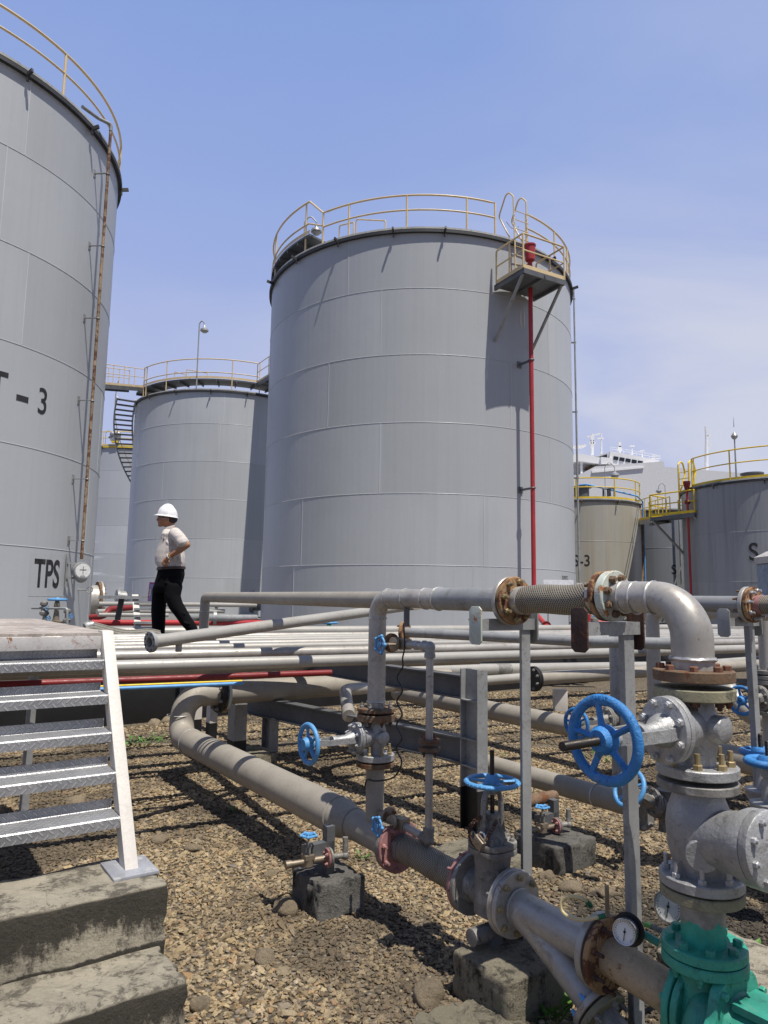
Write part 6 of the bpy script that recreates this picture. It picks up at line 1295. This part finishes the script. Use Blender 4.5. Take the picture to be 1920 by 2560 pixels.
# lay-flat hose draped over the rack
hp = [(214,1566),(232,1563),(250,1567),(280,1575),(310,1581),(345,1581),(372,1579),(400,1584)]
for k, (dy, lab) in enumerate(((0, 'upper fold of the grey lay-flat hose lying across the rack'), (6, 'middle fold of the grey lay-flat hose'), (12, 'lowest fold of the grey lay-flat hose'))):
    mb = MB(); mb.tube(smoothp([PD(x, y+dy+(3 if i % 2 else 0)*k*.4, 8.3-.1*k+(x-214)*.004) for i, (x, y) in enumerate(hp)]), .022, 8, flat=1.0)
    [mb.tube(smoothp([PD(x, y+dy-e_, 8.35-.1*k+(x-214)*.004) for x, y in hp]), .012, 6) for e_ in (2, 4, 6)]
    single('layflat_hose', mb, m_hose, lab, 'hose', PD(300, 1580, 8.3), 'folds of the lay-flat hose')
mb = MB(); a, b = PD(212,1569,8.25), PD(228,1563,8.3); mb.lathe(a, b-a, [(0,.05),(.02,.06),(.05,.06),(.06,.045),(.1,.045)], 16); single('hose_coupling', mb, m_cast, 'worn metal coupling at the left end of the lay-flat hose', 'hose coupling', a)
# little steel crossover steps behind the man
so_ = thing('step_ladder', 'small grey crossover steps with one white stringer, just left of the man', 'steps', PD(340,1570,11.5))
a, b = PD(338,1489,11.9), PD(345,1573,11.2); mb = MB(); mb.box((a+b)/2, ((a-b).length,.10,.05), (a-b, V((1,.2,0)), (a-b).cross(V((1,.2,0))))); part('stringer', mb, m_whitep, so_)
a2, b2 = PD(306,1490,12.6), PD(294,1548,12.2); mb = MB(); mb.box((a2+b2)/2, ((a2-b2).length,.09,.05), (a2-b2, V((1,.2,0)), (a2-b2).cross(V((1,.2,0))))); part('stringer', mb, m_dgrey, so_)
mb = MB(); p0, p1, p2, p3 = PD(307,1489,12.4), PD(339,1489,11.9), PD(400,1490,11.9), PD(400,1488,13); mb.box((p0+p2)/2-ZZ*.03, (1.1,.9,.05)); part('deck', mb, m_grey, so_)
for k in range(4): y = 1506+k*17; mb = MB(); c = PD(372, y, 11.75-.16*k); mb.box(c, (.42,.2,.035)); part('tread', mb, m_grey, so_)
a, b = PD(398,1489,11.9), PD(405,1573,11.2); mb = MB(); mb.box((a+b)/2, ((a-b).length,.10,.05), (a-b, V((1,.2,0)), (a-b).cross(V((1,.2,0))))); part('stringer', mb, m_whitep, so_)
# valve with manifold in front of the TPS tank
def flatwheel(name, label, p, h, R, mat, body, cat='valve', spread=0):
    o = thing(name, label, cat, p); mb = MB(); mb.lathe(p, ZZ, [(0,R*.75),(.04,R*.8),(.05,R*.5),(h*.3,R*.55),(h*.42,R*.8),(h*.5,R*.82),(h*.52,R*.35),(h*.8,R*.22),(h*.82,R*.3),(h*.9,R*.3),(h,R*.16)], 20); part('body', mb, body, o, smooth=45); wheel(o, p+ZZ*h, ZZ, R, mat, 5, .02, .05, dish=0); return o
vp = PD(139, 1562, 9.8); vo = flatwheel('gate_valve', 'brass bodied valve with flat blue handwheel in front of the TPS lettering', V((vp.x,vp.y,vp.z-.25)), PD(139,1499,9.8).z-vp.z+.25, .13, m_blue2, m_brass)
mo_ = thing('bypass_manifold', 'thin grey manifold pipe with two tiny valves beside the brass valve', 'pipe', PD(80,1520,9.7))
mb = MB(); mb.tube(fillet([PD(80,1520,9.8), PD(168,1521,9.6), PD(168,1560,9.6)], .03, 4), .017, 10); part('pipe', mb, m_grey, mo_)
for x, y in ((109,1521), (112,1545), (168,1540)): c = PD(x, y, 9.75); mb = MB(); mb.lathe(c-ZZ*.1, ZZ, [(0,.025),(.02,.05),(.05,.05),(.07,.03),(.13,.03),(.15,.05),(.18,.05),(.2,.025)], 12); part('valve_body', mb, m_castd, mo_); starwheel(mo_, c+V((.07,-.04,0)), V((1,-.5,0)), .035, m_blue2)
gp_ = PD(822, 1592, 12); flatwheel('gate_valve', 'teal valve with flat blue handwheel standing beyond the rack', V((gp_.x,gp_.y,gp_.z-.2)), PD(822,1557,12).z-gp_.z+.2, .15, m_blue2, m_green)
# manholes on the tank feet
def manhole(label, tk, x, y, dq, R, ln):
    q = tk.hit(x, y)[1] if dq is None else tk.ang(x, 1.4)+dq; d = tk.N(q); c = tk.P(q, 1.35); o = thing('manhole_nozzle', label, 'manhole', c)
    mb = MB(); mb.lathe(c-d*.1, d, [(0,R*.8),(ln+.1,R*.8)], 28); part('neck', mb, m_grey, o); mb = MB(); mb.lathe(c+d*ln, d, [(0,R),(.06,R),(.065,R-.02),(.12,R-.02)], 32); f = part('cover', mb, m_grey, o, loc=c+d*ln); bolts(f, c+d*(ln+.12), d, R*.86, 16, .022, .03, m_castd)
    mb = MB(); mb.tube([c+d*(ln+.12)+ZZ*.12, c+d*(ln+.2)+ZZ*.12, c+d*(ln+.2)-ZZ*.12, c+d*(ln+.12)-ZZ*.12], .015, 6); part('handle', mb, m_grey, o)
manhole('round manhole cover at the foot of the centre tank, left side', TC_, 662, 1510, .10, .42, .3)
manhole('round manhole cover low on the left side of the second tank', T2, 312, 1500, .06, .5, .4)
# red hydrant set right of the centre tank
hp_ = PD(1470,1570,13); o = thing('hydrant', 'red fire hydrant manifold with small valves right of the centre tank foot', 'hydrant', hp_)
mb = MB(); mb.tube([PD(1440,1550,13), PD(1482,1556,13), PD(1520,1558,13)], .05, 10); mb.cyl(PD(1470,1580,13), PD(1470,1536,13), .05, n=10); part('manifold', mb, m_red, o)
for x in (1450, 1487): mb = MB(); p = PD(x,1580,12.8); mb.lathe(p-ZZ*.1, ZZ, [(0,.1),(.1,.12),(.2,.08),(.34,.07)], 14); part('valve', mb, m_castd, o); starwheel(o, PD(x,1541,12.8), ZZ, .06, m_blue2)
hpipe('fire_pipe', 'short red pipe low beside the hydrant manifold', [PD(1420,1584,12.5), PD(1530,1586,12.5)], .07, m_red)
# ------------------------------------------------------------------ neighbouring process lines, one behind the other
N2, Z2 = 1.76, .27
def lineB(n0, zb, t_a, t_b, r, lab, mat=m_dusty):
    o = thing('lower_pipe', lab, 'pipe', L(t_a, n0, zb), 'low process pipes'); mb = MB(); mb.cyl(L(t_a, n0, zb), L(t_b, n0, zb), r, n=24); part('pipe', mb, mat, o); return o
lineB(N2, Z2, -3.6, .33, .068, 'second low grey pipe, between the H column and the large handwheel')
o2 = [ob for ob in bpy.data.objects if ob.name.startswith('lower_pipe')][-1]; weld(o2, L(.0,N2,Z2), A_T, .069, .005, m_weld)
o = thing('riser_pipe', 'grey riser half hidden behind the scraped T support post', 'pipe', L(.18,N2,.3)); mb = MB(); mb.tube(fillet([L(.18,N2,Z2), L(.18,N2,1.5), L(1.03,N2,1.5)], .09, 8), .046, 20); part('pipe', mb, m_grey, o)
flange(o, L(1.035,N2,1.5), A_T, .097, .022, m_silver, n=8, br=.011, bmat=m_rust, side=-1, stud=.02)
gate_valve('gate_valve', 'gate valve on the second riser with blue wheel seen through the large handwheel', .18, N2, .78, s=.78, wr=.095, sh=.40, tip=.43, wmat=m_blue, bmat=m_castd, zt=.89, zb=.667, Rf=.096, fm=m_rustd, sb=.8)
gate_valve('gate_valve', 'dark gate valve low on the second pipe, blue wheel above it behind the post', .50, N2, Z2+.03, s=.85, wr=.115, sh=.33, tip=.35, wmat=m_blue2, bmat=m_castd, fl=False, dirn=(-A_N*.8+ZZ*.42-A_T*.12).normalized(), sb=.8)
for t_ in (.36, .64): pass
o = thing('flange_pair', 'oily dark flange pair on the second low pipe behind the post', 'flange', L(.34,N2,Z2)); flange(o, L(.345,N2,Z2), A_T, .125, .024, m_castd, n=8, br=.013, bmat=m_bolts, side=1, stud=.01); flange(o, L(.65,N2,Z2), A_T, .125, .024, m_pink, n=8, br=.013, bmat=m_castd, side=1, stud=.01); mb = MB(); mb.cyl(L(.65,N2,Z2), L(3.6,N2,Z2), .066, n=22); part('pipe', mb, m_dusty, o)
mb = MB(); ro2 = [ob for ob in bpy.data.objects if ob.name.startswith('riser_pipe') and ob.parent is None][-1]; mb.cyl(L(1.53,N2,1.5), L(3.2,N2,1.5), .05, n=20); part('far_run', mb, m_grey, ro2)
hose('braided_hose', 'rust flanged hose end cut off by the right edge of the picture', L(1.075,N2,1.5), L(1.5,N2,1.5), .05, None, None, .097, .09, (m_rustf, m_bolts, m_rustf, m_rust), collar=m_pink)
tsupport('clean grey T support post right of the thick elbow, with rounded pale end plate', 1.0, 1.39, N2-.17, N2+.16, N2+.09, 0, .05, (m_grey, m_grey), m_grey, foot_t=1.02)
N3 = 3.24
lineB(N3, .35, -4.2, 3.6, .095, 'third low grey pipe, farthest across the gravel')
o = thing('riser_pipe', 'white riser standing behind the thick elbow', 'pipe', L(-.56,N3,.3)); mb = MB(); mb.tube(fillet([L(-.56,N3,.35), L(-.56,N3,1.44), L(.9,N3,1.44)], .1, 8), .057, 20); part('pipe', mb, m_white, o)
o = thing('riser_pipe', 'pale riser with dark flange at the right edge', 'pipe', L(.24,3.52,.35)); mb = MB(); mb.cyl(L(.24,3.52,.35), L(.24,3.52,1.5), .055, n=18); part('pipe', mb, m_white, o)
flange(o, L(.24,3.52,.99), ZZ, .12, .03, m_castd, n=8, br=.014, bmat=m_castd, side=1); flange(o, L(.24,3.52,.95), ZZ, .12, .03, m_castd, n=8, br=.014, bmat=m_castd, side=-1)
gate_valve('gate_valve', 'black and silver gate valve below the dark flange at the right edge', .24, 3.52, .80, s=.95, wr=.11, sh=.40, tip=.43, wmat=m_blue, bmat=m_castd, zt=.93, zb=.67, Rf=.12, fm=m_castd)
for k, (x, y, dd_, lab) in enumerate(((1895, 1882, 3.9, 'deep blue flat handwheel at the right edge, upper one'), (1912, 1905, 3.5, 'deep blue flat handwheel at the right edge, lower one'))):
    p = PD(x+8, y, dd_); o = flatwheel('gate_valve', lab, V((p.x,p.y,p.z-.38)), .38, .11, m_blue, m_cast); stem(o, p-ZZ*.02, p+ZZ*.1, .012, m_stem)
# slanting elbow pipe in the background under the rack
hpipe('elbow_pipe', 'bright short elbow pipe beneath the rack left of the riser', [PD(980,1713,6.6), PD(862,1725,6.2), PD(872,1790,5.7)], .052, m_silver, fr=.12)
hpipe('elbow_pipe', 'pale bend diving to the gravel at the right behind the post', [PD(1770,1700,6.3), PD(1822,1722,6.1), PD(1860,1790,5.9), PD(1960,1800,6.2)], .075, m_white, fr=.15)
# eye level thin pipe behind the bypass valves
o = hpipe('thin_pipe', 'thin grey pipe with rusty joint running behind the T supports', [PD(1004,1580,4.45), PD(1478,1604,3.85), PD(1700,1610,3.6)], .0305, m_grey); flange(o, PD(1012,1580,4.44), (PD(1478,1604,3.85)-PD(1004,1580,4.45)), .07, .02, m_rustf, n=4, br=.01, bmat=m_rust, side=-1)
# blind flanged pipe and neighbours lying right of the H column
pA, pB = PD(1336,1697,9.6), PD(1920,1660,12.4); dA = (pB-pA).normalized(); o = thing('blind_pipe', 'dark shaded pipe with black blind flange pointing left, beyond the gravel', 'pipe', pA); mb = MB(); mb.cyl(pA, pB+dA*3, .085, n=24); part('pipe', mb, m_dusty, o)
flange(o, pA, dA, .165, .03, m_black, n=0); f = flange(o, pA-dA*.035, dA, .165, .03, m_black, n=8, br=.02, bmat=m_castd, side=-1)
mb = MB(); c = PD(1400,1716,9.95); mb.box(V((c.x,c.y,c.z/2-.04)), (.18,.12,c.z)); single('pipe_block', mb, m_whitep, 'small pale block propping the dark blind flanged pipe', 'pipe support', V((c.x,c.y,0)), bevel=.005)
rack_pipe('long cream pipe low beyond the H column', 1085, 1676, 0, .085, m_white, -.6, 9, D=10.2, name='yard_pipe', group=None, dirv=(PD(1500,1669,11.6)-PD(1085,1676,10.2)).normalized(), rings=((1.2, m_castd, .25),))
rack_pipe('silver pipe with sooty patch just above the gravel beyond the H column', 1260, 1698, 0, .07, m_white, -1.5, 8, D=10.6, name='yard_pipe', group=None, dirv=(PD(1600,1672,12)-PD(1260,1698,10.6)).normalized())
# supports under the far elbow of the long pipe
for x, yb, yt, dd_, lab in ((590, 1885, 1750, 6.55, 'grey post with black foot under the far end of the long dusty pipe'), (490, 1815, 1760, 7.6, 'white post with black foot left of the grey post'), (528, 1830, 1740, 7.4, 'white post with black foot in front of the dark wall')):
    p = PD(x, yb, dd_); w_ = .15 if x == 590 else .1; zt_ = PD(x, yt, dd_).z; o = thing('pipe_post', lab, 'post', V((p.x,p.y,0)), 'posts under the far pipe')
    mb = MB(); mb.box(V((p.x,p.y,.22+(zt_-.22)/2)), (w_*.8, w_, zt_-.22), (A_N, A_T, ZZ)); part('post', mb, m_grey if x == 590 else m_whitep, o); mb = MB(); mb.box(V((p.x,p.y,.11)), (w_*.8+.002, w_+.002, .22), (A_N, A_T, ZZ)); part('painted_foot', mb, m_black, o)
q = PD(600, 1885, 6.5); qq = V((q.x,q.y,0))-B0; plinth('flat concrete pad with black plate under the grey post, far left', qq.dot(VV), qq.dot(UU), .55, .4, .13, 12)
# ------------------------------------------------------------------ river stones and weeds
rocks = [(1425,2225,.062,'round tan river stone below the tarred block behind the low gate valve'),(1370,2195,.045,'dark round stone in the shade of the rear tarred block'),(470,1968,.05,'tan rounded stone on the striped gravel right of the stair'),(483,2126,.05,'flat grey stone near the foot of the stair'),(677,2190,.045,'dark grey rounded stone left of the tarred block'),(718,2278,.075,'angular brown stone leaning at the front of the tarred block'),(386,1812,.085,'pale stone by the dark wall, left of two'),(419,1806,.095,'pale stone by the dark wall, right of two'),(189,2008,.07,'tan stone seen between the stair treads'),(400,2105,.06,'black stone in shade right of the stringer'),(500,2520,.045,'round brown pebble near the lower concrete step'),(1070,2500,.07,'split pale stone against the broken slab'),(662,2402,.05,'cracked pale stone at the left of the gravel'),(1515,2240,.05,'flat stone right of the round tan river stone'),(1640,2050,.05,'stone in the oily patch behind the check valve')]
for i, (x, y, r, lab) in enumerate(rocks):
    p = PZ(x, y, 0); bm = bmesh.new(); bmesh.ops.create_icosphere(bm, subdivisions=3, radius=1); rnd = random.Random(i); a = rnd.uniform(0, 3); ca, sa = math.cos(a), math.sin(a); sx, sy, sz = r, r*rnd.uniform(.65,.95), r*rnd.uniform(.5,.7); mb = MB()
    for v_ in bm.verts: q = V(v_.co); q = q*(1+.35*noise.noise(q*1.1+V((i*7,0,0)))+.08*noise.noise(q*3+V((i,0,0)))); mb.v.append(tuple(p+V((q.x*sx*ca-q.y*sy*sa, q.x*sx*sa+q.y*sy*ca, q.z*sz+sz*.35))))
    bm.verts.index_update(); mb.f = [[v_.index for v_ in f.verts] for f in bm.faces]; mb.mi = [0]*len(mb.f); mb.tone = [.5]*len(mb.f); bm.free(); single('stone', mb, m_rock, lab, 'stone', p, 'river stones on the gravel', smooth=80)
def weed(x, y, s, lab, n=26, z=0, spread=.5):
    p = PZ(x, y, z) if z == 0 else PD(x, y, z); rnd = random.Random(int(x)); mb = MB()
    for i in range(n):
        a = rnd.uniform(0, 6.28); r0 = s*spread*rnd.random(); b = p+V((math.cos(a)*r0, math.sin(a)*r0, 0)); h = s*rnd.uniform(.3, 1); d = V((math.cos(a+rnd.uniform(-1,1)), math.sin(a+rnd.uniform(-1,1)), rnd.uniform(.3,1.2))).normalized(); e = b+d*h; sd = d.cross(ZZ).normalized()
        mb.tube([b, b.lerp(e, .6)], .0012, 4)
        lw = s*rnd.uniform(.10,.18); m_ = b.lerp(e, .72); up = sd.cross(d)*lw*.25
        mb.add([b.lerp(e,.4), m_+sd*lw+up, e, m_-sd*lw+up], [(0,1,2),(0,2,3)])
    single('weed', mb, m_leaf, lab, 'weed', p, 'weeds in the gravel', smooth=0)
weed(1372, 2545, .15, 'leafy green weed at the bottom edge under the slanting branch', 60, spread=.9); weed(1870, 2395, .12, 'small weed in the shade behind the teal pump', 22)
weed(330, 1868, .12, 'low green tuft by the dark wall, left', 40, spread=2.2); weed(372, 1855, .1, 'low green tuft by the dark wall, right', 34, spread=2.2); weed(588, 2030, .07, 'thin weed between the two long shadows', 10); weed(1520, 1905, .1, 'green tuft seen under the large handwheel', 30, spread=2); weed(1225, 1890, .08, 'mossy tuft behind the H column', 20, spread=2)
weed(905, 2150, .07, 'tiny weed below the braided low hose', 10)
bpy.context.view_layer.update()
